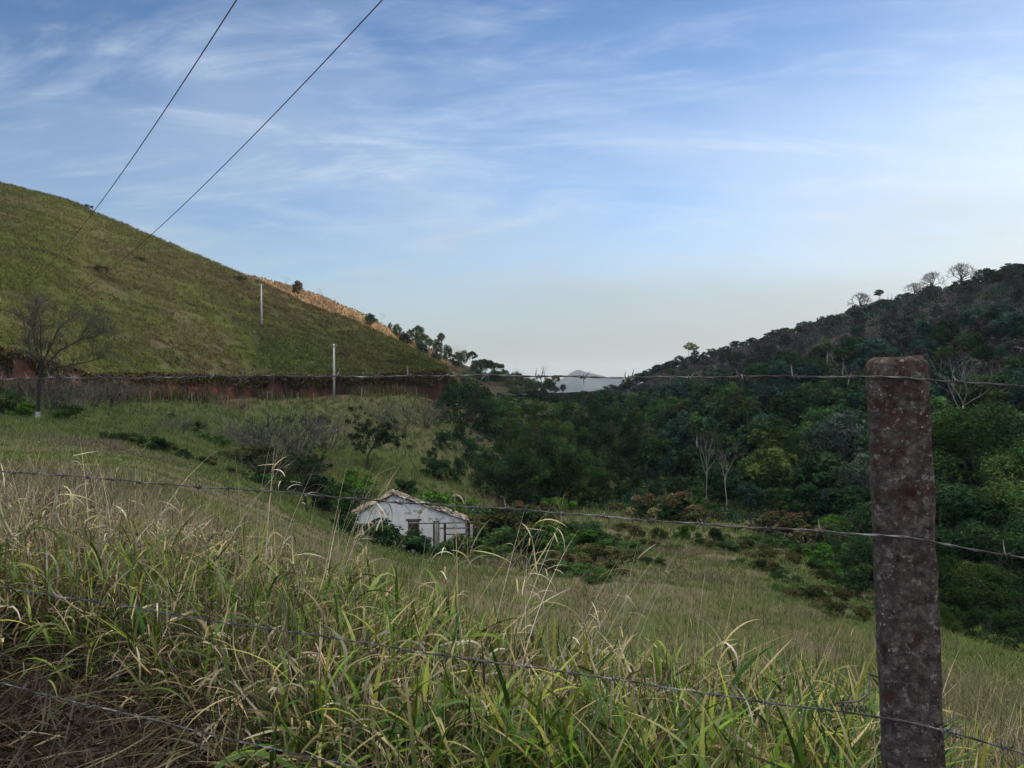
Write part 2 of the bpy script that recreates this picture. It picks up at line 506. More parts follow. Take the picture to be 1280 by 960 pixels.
def lh_tint(X, Y, PX, T):
    t = turf_tint(X, Y, 0.62, 5, 0.6)
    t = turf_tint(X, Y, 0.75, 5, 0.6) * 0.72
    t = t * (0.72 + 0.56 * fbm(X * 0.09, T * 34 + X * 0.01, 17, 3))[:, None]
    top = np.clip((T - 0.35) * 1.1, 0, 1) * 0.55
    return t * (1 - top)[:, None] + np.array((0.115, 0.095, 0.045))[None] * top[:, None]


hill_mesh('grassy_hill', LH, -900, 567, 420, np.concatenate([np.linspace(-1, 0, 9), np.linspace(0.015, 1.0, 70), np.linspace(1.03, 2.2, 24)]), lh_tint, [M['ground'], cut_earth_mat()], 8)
hill_mesh('dry_golden_hill', GH, 0, 760, 260, np.concatenate([np.linspace(-0.0, 1.0, 50), np.linspace(1.04, 2.5, 24)]),
          lambda X, Y, PX, T: lerp3((0.25, 0.16, 0.085), (0.40, 0.28, 0.165), fbm(X * 0.12, Y * 0.12, 4, 4)) * (1 - 0.5 * np.clip((fbm(X * 0.3, Y * 0.3, 6, 3) - 0.55) * 5, 0, 1))[:, None] * (1 - np.clip((PX - 500) / 70, 0, 1))[:, None] + np.array((0.05, 0.048, 0.03))[None] * np.clip((PX - 500) / 70, 0, 1)[:, None], [M['ground']])
hill_mesh('wooded_hill', RH, 690, 2300, 300, np.concatenate([np.linspace(0, 1.0, 70), np.linspace(1.04, 2.3, 24)]),
          lambda X, Y, PX, T: lerp3((0.03, 0.029, 0.027), (0.056, 0.052, 0.048), fbm(X * 0.1, Y * 0.1, 8, 4)), [M['ground']])


# far mountain, plain and dirt road
def mountain():
    ridge = [(-600, 484), (200, 487), (560, 486), (640, 482), (668, 477), (690, 478), (702, 474), (712, 467), (722, 461.5), (733, 465.5), (746, 468), (762, 472), (778, 473), (800, 479), (850, 474), (920, 480), (1050, 470), (1300, 484), (1900, 487)]
    a = np.array(ridge, float)
    pxs = np.linspace(-600, 1900, 620); ts = np.concatenate([np.linspace(0, 1, 40), np.linspace(1.05, 2, 12)])
    PX = np.tile(pxs, len(ts)); T = np.repeat(ts, len(pxs))
    pyr = np.interp(PX, a[:, 0], a[:, 1])
    Yr = 4800 + 250 * np.sin(PX * 0.02); Yf = 3700 + 300 * np.sin(PX * 0.013 + 1)
    zr = EZ + (HY - pyr) / F * Yr
    Y = Yf + (Yr - Yf) * T
    X = (PX - CX) / F * Y
    er = np.abs(fbm(X * 0.006, Y * 0.002, 2, 4) - 0.5) * 2
    z = -112 + (zr + 112) * np.where(T < 1, T ** 1.15, 1 - (T - 1) * 0.9)
    z = z - er * 80 * np.sin(np.clip(T, 0, 1) * PI)
    tint = lerp3((0.012, 0.024, 0.034), (0.10, 0.095, 0.085), np.clip((fbm(X * 0.008, Y * 0.004, 12, 4) - 0.42) * 4, 0, 1) * np.clip(1.15 - T, 0, 1))  # paler patches low down paint sunlit slopes into the colour
    struct('far_mountain', mesh_np('far_mountain', np.stack([X, Y, z], 1), grid_faces(len(ts), len(pxs)), tint, M['ground'], smooth=True))


mountain()
xs = np.linspace(-4300, 4300, 40); ys = np.linspace(430, 6300, 40)
PXg, PYg = np.meshgrid(xs, ys)
pg = np.stack([PXg.ravel(), PYg.ravel(), np.full(PXg.size, -113.0)], 1)
struct('valley_plain', mesh_np('valley_plain', pg, grid_faces(40, 40), lerp3((0.08, 0.1, 0.05), (0.2, 0.17, 0.11), fbm(pg[:, 0] * 0.004, pg[:, 1] * 0.004, 2, 4)), M['ground']))
rx = np.linspace(-16, 16, 50); ry = np.linspace(-12, 1.3, 24)
A_, B_ = np.meshgrid(rx, ry)
rz_ = np.where(B_ > 0, EZ - 1.70, EZ - 1.62) + (fbm(A_ * 1.5, B_ * 1.5, 3, 3) - 0.5) * 0.06
struct('dirt_road', mesh_np('dirt_road', np.stack([A_.ravel(), B_.ravel(), rz_.ravel()], 1), grid_faces(24, 50), lerp3((0.13, 0.07, 0.045), (0.22, 0.12, 0.08), fbm(A_.ravel() * 2, B_.ravel() * 2, 4, 3)), M['ground'], smooth=True))
# the same road where it curves along the foot of the cut
pr = np.linspace(-300, 640, 160)
yr_ = np.interp(pr, LH.px, LH.Yf)
rv, rt = [], []
for k, off in enumerate((-5.0, -3.5, -2.0, -0.5)):
    yk = yr_ + off; xk = (pr - CX) / F * yk
    rv.append(np.stack([xk, yk, base_z(xk, yk, False) + 0.12], 1))
rv = np.concatenate(rv)
struct('hillside_road', mesh_np('hillside_road', rv, grid_faces(4, len(pr)), lerp3((0.07, 0.05, 0.036), (0.13, 0.09, 0.06), fbm(rv[:, 0], rv[:, 1], 4, 3)), M['ground'], smooth=True))


# ------------------------------------------------------------------ grass
def blades(root, az, th0, kap, L, w, tint, segs=5, twist=None, tiptint=None):
    N = len(root)
    t = (np.arange(segs) + 0.5) / segs
    th = th0[:, None] + kap[:, None] * t[None]
    ds = (L / segs)[:, None]
    z0 = np.zeros((N, 1))
    dr = np.concatenate([z0, np.cumsum(np.sin(th) * ds, 1)], 1)
    dz = np.concatenate([z0, np.cumsum(np.cos(th) * ds, 1)], 1)
    ca, sa = np.cos(az)[:, None], np.sin(az)[:, None]
    C = np.stack([root[:, 0:1] + dr * ca, root[:, 1:2] + dr * sa, root[:, 2:3] + dz], -1)
    tt = np.linspace(0, 1, segs + 1)
    thv = th0[:, None] + kap[:, None] * tt[None]
    tw = (np.zeros((N, 1)) if twist is None else twist[:, None] * (0.3 + 0.7 * tt[None]))
    sx = -sa * np.cos(tw) + np.cos(thv) * ca * np.sin(tw)
    sy = ca * np.cos(tw) + np.cos(thv) * sa * np.sin(tw)
    sz = -np.sin(thv) * np.sin(tw)
    S = np.stack([sx + 0 * thv, sy + 0 * thv, sz + 0 * thv], -1)
    prof = np.minimum(1, 0.45 + 2.2 * tt) * (1 - tt ** 2.4) + 0.04
    hw = (w[:, None] * prof[None] * 0.5)[..., None]
    V = np.stack([C - S * hw, C + S * hw], 2).reshape(-1, 3)
    b = (np.arange(N) * (segs + 1) * 2)[:, None] + (np.arange(segs) * 2)[None]
    Q = np.stack([b, b + 1, b + 3, b + 2], -1).reshape(-1, 4)
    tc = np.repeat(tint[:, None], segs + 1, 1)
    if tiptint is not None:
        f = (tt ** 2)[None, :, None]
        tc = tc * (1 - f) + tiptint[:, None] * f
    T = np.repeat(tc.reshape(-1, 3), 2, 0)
    return V, Q, T


class Acc:
    def __init__(s): s.V, s.Q, s.T, s.n = [], [], [], 0
    def add(s, vqt):
        V, Q, T = vqt
        s.V.append(V); s.Q.append(Q + s.n); s.T.append(T); s.n += len(V)
    def mesh(s, name, mat):
        return mesh_np(name, np.concatenate(s.V), np.concatenate(s.Q), np.concatenate(s.T), mat)


G_FRESH = np.array((0.125, 0.205, 0.02)); G_DEEP = np.array((0.048, 0.108, 0.018)); G_YEL = np.array((0.26, 0.28, 0.04))
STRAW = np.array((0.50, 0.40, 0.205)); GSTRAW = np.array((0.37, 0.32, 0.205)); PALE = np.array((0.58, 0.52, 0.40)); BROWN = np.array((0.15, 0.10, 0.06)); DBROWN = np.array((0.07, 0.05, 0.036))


def pick(cols, probs, n):
    k = rng.choice(len(cols), n, p=np.array(probs) / np.sum(probs))
    c = np.array(cols)[k]
    return c * rng.uniform(0.7, 1.3, (n, 1)) * rng.uniform(0.93, 1.07, (n, 3))


def near_grass():
    acc = Acc()
    # tussock centres over the bank beyond the fence
    n = 6200
    u = rng.uniform(-0.95, 0.95, n); Y = np.exp(rng.uniform(math.log(2.2), math.log(9.5), n))
    px = CX + F * u
    start = np.interp(px, [-300, 0, 150, 260, 330, 450, 700, 1300], [3.55, 3.55, 3.55, 3.25, 2.75, 2.45, 2.25, 2.1])
    k = (Y > start + rng.normal(0, 0.12, n)) & (Y < np.interp(px, [-200, 200, 380, 560, 800, 1080, 1150, 1400], [9.5, 8.0, 6.2, 5.3, 4.9, 4.7, 9.0, 9.0]) + rng.normal(0, 0.25, n))
    u, Y, px = u[k], Y[k], px[k]; X = u * Y; n = len(X)
    Z = base_z(X, Y)
    gm = fbm(X * 0.9, Y * 0.9, 41, 3)
    # green share: high low on the bank and to the right, dry up on the left plateau
    gsh = np.interp(px, [0, 300, 500, 700, 1000, 1080, 1180, 1280], [0.36, 0.36, 0.42, 0.52, 0.56, 0.56, 0.18, 0.10])
    gsh = gsh - np.clip((Y - 3.7) / 2.2, 0, 1) * 0.22 - np.clip((Y - 4.1) / 0.6, 0, 1) * np.clip((480 - px) / 200, 0, 1) * 0.3 + np.clip((4.0 - Y) / 0.4, 0, 1) * np.clip((360 - px) / 100, 0, 1) * 0.18 + (gm - 0.5) * 1.5
    hgt = np.interp(px, [0, 300, 600, 900, 1080, 1180, 1280], [0.66, 0.64, 0.44, 0.47, 0.5, 0.36, 0.34]) * np.interp(Y, [4.5, 8, 10], [1, 0.6, 0.45])
    def arc(root, az, th0, kap, h, q):     # a point part of the way up a bent stem
        m = th0 + kap * q * 0.5
        return root + np.stack([h * q * np.sin(m) * np.cos(az), h * q * np.sin(m) * np.sin(az), h * q * np.cos(m)], 1)

    # leafy stems: each carries broad arching leaves, the lowest of them dead
    ns = np.maximum(3, (rng.uniform(5, 9, n) * np.interp(px, [0, 300, 500, 1080, 1180], [0.75, 0.9, 1.1, 1.15, 0.7])).astype(int))
    idx = np.repeat(np.arange(n), ns); m = len(idx)
    r = np.abs(rng.normal(0, 0.09, m)); a = rng.uniform(0, 2 * PI, m)
    root = np.stack([X[idx] + r * np.cos(a), Y[idx] + r * np.sin(a), Z[idx] - 0.02], 1)
    az = a + rng.normal(0, 0.8, m); th0 = np.abs(rng.normal(0.22, 0.24, m)); kap = np.abs(rng.normal(0.45, 0.45, m))
    h = hgt[idx] * rng.uniform(0.35, 0.95, m)
    green = rng.random(m) < np.clip(gsh[idx], 0.04, 0.95)
    stint = np.where(green[:, None], pick([G_YEL * 0.8, G_FRESH, BROWN], [2, 2, 1], m), pick([STRAW, GSTRAW, BROWN], [2, 3, 2], m))
    acc.add(blades(root, az, th0, kap, h, rng.uniform(0.0028, 0.005, m), np.tile(DBROWN, (m, 1)), 4, None, stint))  # dead brown sheaths at the base, darkened further to paint shade at the roots
    lv = 6
    li = np.repeat(np.arange(m), lv); M_ = len(li)
    q = np.tile((np.arange(lv) + 0.5) / lv, m) * rng.uniform(0.8, 1.1, M_); q = np.clip(0.22 + 0.78 * q, 0.05, 1.0)
    lroot = arc(root[li], az[li], th0[li], kap[li], h[li], q)
    gl = green[li] & ((q > 0.38) | (rng.random(M_) < 0.35)) & (rng.random(M_) < 0.88)
    dl = ~gl
    laz = np.tile(np.arange(lv) * PI, m) + np.repeat(rng.uniform(0, 2 * PI, m), lv) + rng.normal(0, 0.6, M_)
    lth = np.where(gl, np.abs(rng.normal(0.42, 0.28, M_)), rng.uniform(0.5, 1.6, M_))
    lk = np.where(gl, np.abs(rng.normal(1.25, 0.75, M_)), rng.normal(1.4, 1.6, M_))
    fine = np.interp(px[idx][li], [0, 320, 460, 1080, 1180], [0.62, 0.72, 1.0, 1.0, 0.55])
    lL = rng.uniform(0.15, 0.42, M_) * np.where(gl, 1.0, 0.8) * np.sqrt(fine)
    lw = np.where(gl, rng.uniform(0.008, 0.021, M_), rng.uniform(0.005, 0.015, M_)) * fine
    lt = np.where(gl[:, None], pick([G_FRESH, G_DEEP, G_YEL], [4.4, 4.2, 1.7], M_), pick([STRAW, GSTRAW, PALE, BROWN, DBROWN], [3.4, 3.4, 1.3, 3, 2.2], M_))
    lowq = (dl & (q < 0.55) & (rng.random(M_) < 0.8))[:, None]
    lt = np.where(lowq, pick([BROWN * 0.7, DBROWN, DBROWN * 0.6, GSTRAW * 0.5], [3, 3, 2, 1], M_), lt)  # dead lower leaves, their browns deepened to suggest shade low in the bank
    lt = lt * (rng.uniform(0.62, 1.22, n)[idx][li])[:, None]
    tip = np.where((gl & (rng.random(M_) < 0.22))[:, None], STRAW[None] * 0.9, lt)
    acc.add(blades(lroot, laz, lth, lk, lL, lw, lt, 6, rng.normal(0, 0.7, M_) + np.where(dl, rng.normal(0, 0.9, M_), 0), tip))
    # thin dead blades and stalks matted between them
    nb = np.interp(px, [0, 330, 500, 1080, 1180], [26, 24, 10, 9, 30]).astype(int)
    idx = np.repeat(np.arange(n), nb); m = len(idx)
    r = np.abs(rng.normal(0, 0.12, m)); a = rng.uniform(0, 2 * PI, m)
    root = np.stack([X[idx] + r * np.cos(a), Y[idx] + r * np.sin(a), Z[idx] - 0.02 + rng.uniform(0, 0.2, m)], 1)
    gf = rng.random(m) < np.interp(Y[idx], [3.2, 4.2, 6], [0.42, 0.22, 0.15])
    lt = np.where(gf[:, None], pick([G_FRESH, G_DEEP, G_YEL], [3, 3, 2], m), pick([STRAW, GSTRAW, PALE, BROWN, DBROWN], [3, 5, 1.2, 2.5, 1.6], m))
    acc.add(blades(root, a + rng.normal(0, 1.1, m), np.abs(rng.normal(0.45, 0.45, m)) + rng.random(m) * 0.7 * np.clip((520 - px[idx]) / 150, 0, 1), rng.normal(0.5, 0.9, m), hgt[idx] * rng.uniform(0.35, 1.05, m), rng.uniform(0.0025, 0.0065, m), np.tile(DBROWN * 0.8, (m, 1)), 5, rng.normal(0, 0.7, m), lt))  # brown blade bases also carry painted root shade
    # curled dead leaves lying in the sward
    n = 5200
    u = rng.uniform(-0.85, 0.85, n); Y = np.exp(rng.uniform(math.log(2.5), math.log(7.5), n)); X = u * Y
    px = CX + F * u
    st = np.interp(px, [0, 150, 260, 330, 450, 700, 1300], [3.3, 3.3, 3.1, 2.6, 2.4, 2.3, 2.2])
    k = Y > st; X, Y, px = X[k], Y[k], px[k]; n = len(X)
    Z = base_z(X, Y) + rng.uniform(0.05, 0.85, n) * np.interp(px, [0, 300, 600, 900, 1080, 1180], [0.55, 0.55, 0.48, 0.42, 0.42, 0.25])
    acc.add(blades(np.stack([X, Y, Z], 1), rng.uniform(0, 2 * PI, n), rng.uniform(0.2, 1.5, n), rng.normal(0, 2.6, n), rng.uniform(0.08, 0.34, n), rng.uniform(0.006, 0.016, n),
                   pick([STRAW, GSTRAW, PALE, BROWN], [3, 3, 1.6, 3], n), 7, rng.normal(0, 1.4, n)))
    # litter of dead stalks on the bare bank foot, bottom left
    n = 15000
    X = rng.uniform(-3.4, 0.4, n); Y = rng.uniform(2.0, 4.2, n)
    Z = base_z(X, Y) + rng.uniform(0.0, 0.10, n)
    acc.add(blades(np.stack([X, Y, Z], 1), rng.uniform(0, 2 * PI, n), rng.normal(1.42, 0.22, n), rng.normal(0, 0.5, n), rng.uniform(0.06, 0.32, n), rng.uniform(0.003, 0.010, n),
                   pick([GSTRAW * 0.55, BROWN * 0.55, DBROWN * 0.7, DBROWN * 0.4], [1.0, 3, 4, 5], n), 3, rng.normal(0, 0.8, n)))
    # tall dead flower stalks
    n = 420
    u = rng.uniform(-0.72, 0.72, n); Y = rng.uniform(3.2, 7.0, n); X = u * Y
    Z = base_z(X, Y)
    px = CX + F * u
    L = rng.uniform(0.65, 1.25, n) * np.interp(px, [0, 500, 900, 1280], [1.0, 1.0, 0.85, 0.7])
    az = np.where(rng.random(n) < 0.6, rng.normal(0.1, 0.7, n), rng.uniform(0, 2 * PI, n))
    acc.add(blades(np.stack([X, Y, Z], 1), az, np.abs(rng.normal(0.12, 0.2, n)), np.abs(rng.normal(0.3, 0.4, n)), L, rng.uniform(0.003, 0.006, n), pick([STRAW, GSTRAW, PALE], [3, 4, 2], n), 9, rng.normal(0, 0.6, n)))
    # bundles of bent stalks that reach up before the house and the meadow
    for (bx, by, Yb, tx, ty, m) in [(385, 740, 4.2, 487, 602, 9), (430, 720, 4.6, 478, 598, 7), (330, 700, 5.0, 352, 552, 4), (590, 770, 4.0, 690, 660, 9), (640, 775, 4.0, 672, 652, 6), (690, 790, 3.9, 775, 695, 6),
                                     (560, 770, 4.2, 590, 640, 5), (740, 800, 3.8, 800, 715, 5), (870, 840, 3.4, 912, 760, 3), (520, 745, 4.4, 580, 655, 4), (320, 640, 6.2, 380, 572, 3), (45, 690, 5.2, 20, 590, 4), (120, 690, 5.2, 122, 560, 4), (70, 680, 5.4, 92, 570, 3)]:
        p0 = np.array(W(bx, by, Yb)); p1 = np.array(W(tx, ty, Yb))
        p0[2] = gz(p0[0], p0[1])
        for j in range(m):
            q0 = p0 + rng.normal(0, 0.07, 3) * (1, 1, 0); q1 = p1 + rng.normal(0, 0.08, 3)
            d = q1 - q0; Lx = np.linalg.norm(d) * 1.08
            azj = math.atan2(d[1], d[0]); th = math.acos(np.clip(d[2] / np.linalg.norm(d), -1, 1))
            kk = rng.uniform(0.1, 0.7)
            acc.add(blades(q0[None], np.array([azj]), np.array([th - kk / 2]), np.array([kk]), np.array([Lx]), np.array([rng.uniform(0.0045, 0.008)]), pick([STRAW, PALE, GSTRAW], [3, 2, 2], 1), 10, np.array([rng.normal(0, 0.5)])))
            for q in range(3):
                s = rng.uniform(0.35, 0.95); c = q0 + d * s
                acc.add(blades(c[None], np.array([azj + rng.normal(0, 1.2)]), np.array([rng.uniform(0.3, 1.6)]), np.array([rng.uniform(0, 2.5)]), np.array([rng.uniform(0.1, 0.3)]), np.array([rng.uniform(0.005, 0.01)]),
                               pick([STRAW, PALE, GSTRAW], [3, 2, 2], 1), 6, np.array([rng.normal(0, 1)])))
    return acc.mesh('bank_grass', M['grass'])


stuff('bank_grass', near_grass(), 'tall tangle of green and straw dry grass on the bank behind the barbed wire', 'grass')


def meadow_grass():
    acc = Acc()
    n = 52000
    u = rng.uniform(-0.80, 0.80, n); s = rng.uniform(math.log(7.5), math.log(165), n); s[30000:] = rng.uniform(math.log(35), math.log(165), 22000); Y = np.exp(s); X = u * Y
    px = CX + F * u
    yf = np.interp(px, LH.px, LH.Yf)
    lim = np.where(px < 585, yf - 1.0, np.interp(px, [585, 640, 830, 1000, 1100, 1280], [150, 110, 95, 70, 55, 32]))
    k = Y < lim; X, Y, px = X[k], Y[k], px[k]; n = len(X)
    Z = base_z(X, Y)
    py = HY - (Z - EZ) / Y * F
    m = 6
    Xr = np.repeat(X, m) + rng.normal(0, 0.22, n * m); Yr = np.repeat(Y, m) + rng.normal(0, 0.22, n * m)
    Zr = base_z(Xr, Yr) - 0.02
    N = n * m
    t = turf_tint(Xr, Yr, 0.45)
    dryp = fbm(Xr * 0.09 + 5, Yr * 0.09, 71, 3)
    pxr = CX + F * Xr / Yr
    left = np.clip((640 - pxr) / 120, 0, 1)
    far = np.clip((Yr - 45) / 40, 0, 1)
    f = np.clip((dryp - 0.53) * 6.5 - left * far * 1.2 + left * (1 - far) * 0.35, 0, 1)
    straw = lerp3((0.13, 0.108, 0.075), (0.24, 0.21, 0.15), rng.random(N))
    grn = lerp3((0.082, 0.118, 0.038), (0.185, 0.22, 0.085), rng.random(N))
    tint = grn * (1 - f)[:, None] + straw * f[:, None]
    lone = rng.random(N) + np.clip((Yr - 25) / 25, 0, 1)
    lump = fbm(Xr * 0.55, Yr * 0.4, 88, 3)
    tint = tint * (0.92 - 0.12 * left * far)[:, None]
    tint = np.where((lone < 0.06)[:, None], STRAW[None], tint) * rng.uniform(0.7, 1.3, (N, 1)) * (0.72 + 0.6 * lump)[:, None]
    L = rng.uniform(0.16, 0.40, N) * np.where((pxr < 450) & (Yr < 40), 0.6, 1.0) * (0.35 + 1.5 * lump) * (1 + 0.4 * f) * (1 + np.clip((Yr - 45) / 45, 0, 1.6))
    w = np.maximum(0.005, Yr / 950 * rng.uniform(0.45, 1.0, N))
    acc.add(blades(np.stack([Xr, Yr, Zr], 1), rng.uniform(0, 2 * PI, N), np.abs(rng.normal(0.2, 0.25, N)), np.abs(rng.normal(0.8, 0.5, N)), L, w, tint, 3, rng.normal(0, 0.8, N)))
    return acc.mesh('meadow_grass', M['drygrass'])


stuff('meadow_grass', meadow_grass(), 'mixed green and tan meadow grass covering the slope down into the valley', 'grass')


def hill_grass():
    acc = Acc()
    n = 42000
    px = rng.uniform(-120, 575, n); t = rng.uniform(0.0, 1.03, n) ** 1.0
    X, Y, Z = LH.at(px, t)
    cl = fbm(X * 0.45, Y * 0.45, 91, 3)
    k = cl > 0.22 + 0.25 * rng.random(n); X, Y, Z, px, t = X[k], Y[k], Z[k], px[k], t[k]; n = len(X)
    m = 5
    Xr = np.repeat(X, m) + rng.normal(0, 0.25, n * m); Yr = np.repeat(Y, m) + rng.normal(0, 0.15, n * m)
    Zr = np.repeat(Z, m) - 0.05; T = np.repeat(t, m); N = n * m
    g = fbm(Xr * 0.07, Yr * 0.07, 95, 3)
    grn = lerp3((0.085, 0.102, 0.032), (0.155, 0.172, 0.058), rng.random(N))
    dry = lerp3((0.10, 0.085, 0.04), (0.19, 0.16, 0.08), rng.random(N))
    f = np.clip(T * 0.75 + (g - 0.5) * 2.2, 0, 1)
    tint = grn * (1 - f)[:, None] + dry * f[:, None]
    tint *= rng.uniform(0.7, 1.25, (n, 1)).repeat(m, 0) * (0.6 + 0.8 * fbm(Xr * 0.09, T * 34 + Xr * 0.01, 17, 3))[:, None]
    acc.add(blades(np.stack([Xr, Yr, Zr], 1), rng.uniform(0, 2 * PI, N), np.abs(rng.normal(0.3, 0.3, N)), np.abs(rng.normal(0.9, 0.5, N)), rng.uniform(0.3, 0.75, N), rng.uniform(0.09, 0.2, N), tint, 2, rng.normal(0, 0.8, N)))
    # fringe that hangs over the red cut, and dry stems standing against it
    n = 17000
    px = rng.uniform(-100, 566, n); X, Y, Z = LH.at(px, -np.abs(rng.normal(0, 0.22, n)) * (fbm(px * 0.05, px * 0 + 2, 4, 3) > 0.42))
    acc.add(blades(np.stack([X, Y - 0.1, Z], 1), rng.normal(-PI / 2, 0.6, n), rng.uniform(0.3, 1.3, n), rng.uniform(0.6, 1.7, n), rng.uniform(0.4, 1.5, n), rng.uniform(0.08, 0.2, n), pick([G_YEL * 0.6, BROWN * 0.7, DBROWN, GSTRAW * 0.5], [2, 3, 3, 2], n), 4, rng.normal(0, 0.5, n)))
    n = 10000
    px = rng.uniform(-100, 560, n); yf = np.interp(px, LH.px, LH.Yf) - rng.uniform(0.1, 5.0, n); X = (px - CX) / F * yf
    kk = fbm(X * 0.15, yf * 0.1, 55, 3) > 0.47
    X, yf = X[kk], yf[kk]; n = len(X)
    acc.add(blades(np.stack([X, yf, base_z(X, yf)], 1), rng.uniform(0, 2 * PI, n), np.abs(rng.normal(0.1, 0.15, n)), np.abs(rng.normal(0.3, 0.3, n)), rng.uniform(0.6, 2.4, n), rng.uniform(0.05, 0.12, n), pick([GSTRAW * 0.6, BROWN * 0.6, DBROWN, G_DEEP], [2, 3, 3, 1.5], n), 4, rng.normal(0, 0.5, n)))
    return acc.mesh('hill_grass', M['drygrass'])


stuff('hill_grass', hill_grass(), 'green tussock grass covering the steep hill on the left and fringing its red cut', 'grass')


def golden_grass():
    acc = Acc()
    n = 15000
    px = rng.uniform(300, 540, n); t = rng.uniform(0.3, 1.05, n); X, Y, Z = GH.at(px, t)
    acc.add(blades(np.stack([X, Y, Z], 1), rng.uniform(0, 2 * PI, n), np.abs(rng.normal(0.3, 0.3, n)), np.abs(rng.normal(0.8, 0.5, n)), rng.uniform(0.3, 1.0, n), rng.uniform(0.15, 0.4, n),
                   pick([np.array((0.33, 0.22, 0.12)), np.array((0.24, 0.155, 0.08)), np.array((0.12, 0.09, 0.045)), np.array((0.38, 0.28, 0.17))], [3, 3, 2.5, 1.5], n), 2))
    return acc.mesh('golden_hill_grass', M['drygrass'])


stuff('golden_hill_grass', golden_grass(), 'sunlit orange dry grass on the second hill behind the green one', 'grass')


# ------------------------------------------------------------------ trees
def grow(rnd, H, trunk=0.35, r0=0.22, nb=(4, 4, 3), ang=(35, 60), decay=0.62, up=0.25, wig=0.12, levels=3, lean=(0, 0), spread=1.0):
    out = []

    def br(p, d, L, r, lvl):
        n = 6 if lvl < 2 else 4
        pts = [Vector(p)]; q = Vector(p); dd = Vector(d)
        for i in range(n):
            dd = dd + Vector((rnd.gauss(0, wig), rnd.gauss(0, wig), rnd.gauss(0, wig) * 0.6 + (up * 0.12 if lvl else 0)))
            dd.normalize(); q = q + dd * (L / n); pts.append(q.copy())
        end = 0.62 if lvl == 0 else 0.3
        rad = [r * (1 - (1 - end) * i / n) for i in range(n + 1)]
        out.append((pts, rad, lvl))
        if lvl >= levels:
            return
        k = nb[min(lvl, len(nb) - 1)]
        a0 = rnd.uniform(0, 2 * PI)
        for j in range(k):
            t = 1.0 if (lvl == 0 and j < 3) else rnd.uniform(0.4 if lvl else 0.7, 1.0)
            i = min(n, max(1, int(round(t * n))))
            base = pts[i]; dl = (pts[i] - pts[i - 1]).normalized()
            an = R(rnd.uniform(*ang)); az = a0 + j * 2.4 + rnd.uniform(-0.3, 0.3)
            s = dl.orthogonal().normalized(); s2 = dl.cross(s)
            nd_ = dl * math.cos(an) + (s * math.cos(az) + s2 * math.sin(az)) * math.sin(an)
            nd_ = Vector((nd_.x * spread, nd_.y * spread, nd_.z + up * 0.3)).normalized()
            br(base, nd_, L * (decay if lvl else decay / max(trunk, 0.2) * 0.42) * rnd.uniform(0.75, 1.15), rad[i] * rnd.uniform(0.5, 0.72), lvl + 1)

    br((0, 0, -0.3), Vector((lean[0], lean[1], 1)).normalized(), H * trunk + 0.3, r0, 0)
    zmax = max(p.z for b in out for p in b[0]); f = H / zmax
    for b in out:
        for p in b[0]:
            p *= f
    return out


def tubes(br, name, mat, lo=0, hi=9, rmin=0.0):
    mb = MB()
    for pts, rad, lvl in br:
        if lo <= lvl <= hi:
            mb.tube(pts, [max(r, rmin) for r in rad], (7, 5, 4, 3, 3)[min(lvl, 4)], cap=lvl < 1)
    return mb.mesh(name, mat, smooth=True)


def leaves(rnd, lobes, n, size, cols, flat=0.8, droop=0.0, narrow=0.55, shell=0.5, cvar=0.42):
    """leaf-clump quads through the volume of each lobe (centre, radius)"""
    g = np.random.default_rng(rnd.randrange(1 << 30))
    C = np.array([l[0] for l in lobes], float); Rr = np.array([l[1] for l in lobes], float)
    p = Rr ** 2 / (Rr ** 2).sum(); k = g.choice(len(lobes), n, p=p)
    d = g.normal(0, 1, (n, 3)); d /= np.linalg.norm(d, axis=1, keepdims=True)
    low = d[:, 2] < -0.35; d[low, 2] *= -g.choice([1, -1], low.sum(), p=[0.6, 0.4])
    r = (shell + (1 - shell) * g.random(n)) * (1 + 0.25 * (fbm(d[:, 0] * 2.3 + k, d[:, 1] * 2.3 + d[:, 2] * 2, 3, 2) - 0.5) * 2)
    P = C[k] + d * (Rr[k] * r)[:, None] * np.array((1, 1, flat))[None]
    nrm = d * 0.8 + g.normal(0, 0.6, (n, 3)) + np.array((0, 0, 0.35))[None]; nrm /= np.linalg.norm(nrm, axis=1, keepdims=True)
    a = np.cross(nrm, g.normal(0, 1, (n, 3))); a[:, 2] -= droop; a -= nrm * (a * nrm).sum(1, keepdims=True)
    a /= np.linalg.norm(a, axis=1, keepdims=True) + 1e-9
    b = np.cross(nrm, a)
    s = size * g.uniform(0.6, 1.4, n)[:, None]
    bend = nrm * s * g.uniform(-0.25, 0.05, (n, 1))
    V = np.stack([P - a * s, P - b * s * narrow + bend, P + a * s, P + b * s * narrow + bend], 1).reshape(-1, 3)
    Q = np.arange(n * 4).reshape(-1, 4)
    cols = np.array(cols)
    lobec = cols[g.integers(0, len(cols), len(lobes))] * g.uniform(1 - cvar, 1 + cvar, (len(lobes), 1))
    T = lobec[k] * g.uniform(0.7, 1.35, (n, 1)) * g.uniform(0.93, 1.07, (n, 3))
    return V, Q, np.repeat(T, 4, 0)


def leaf_mesh(name, *parts):
    acc = Acc()
    for p in parts: acc.add(p)
    return acc.mesh(name, M['leaf'])


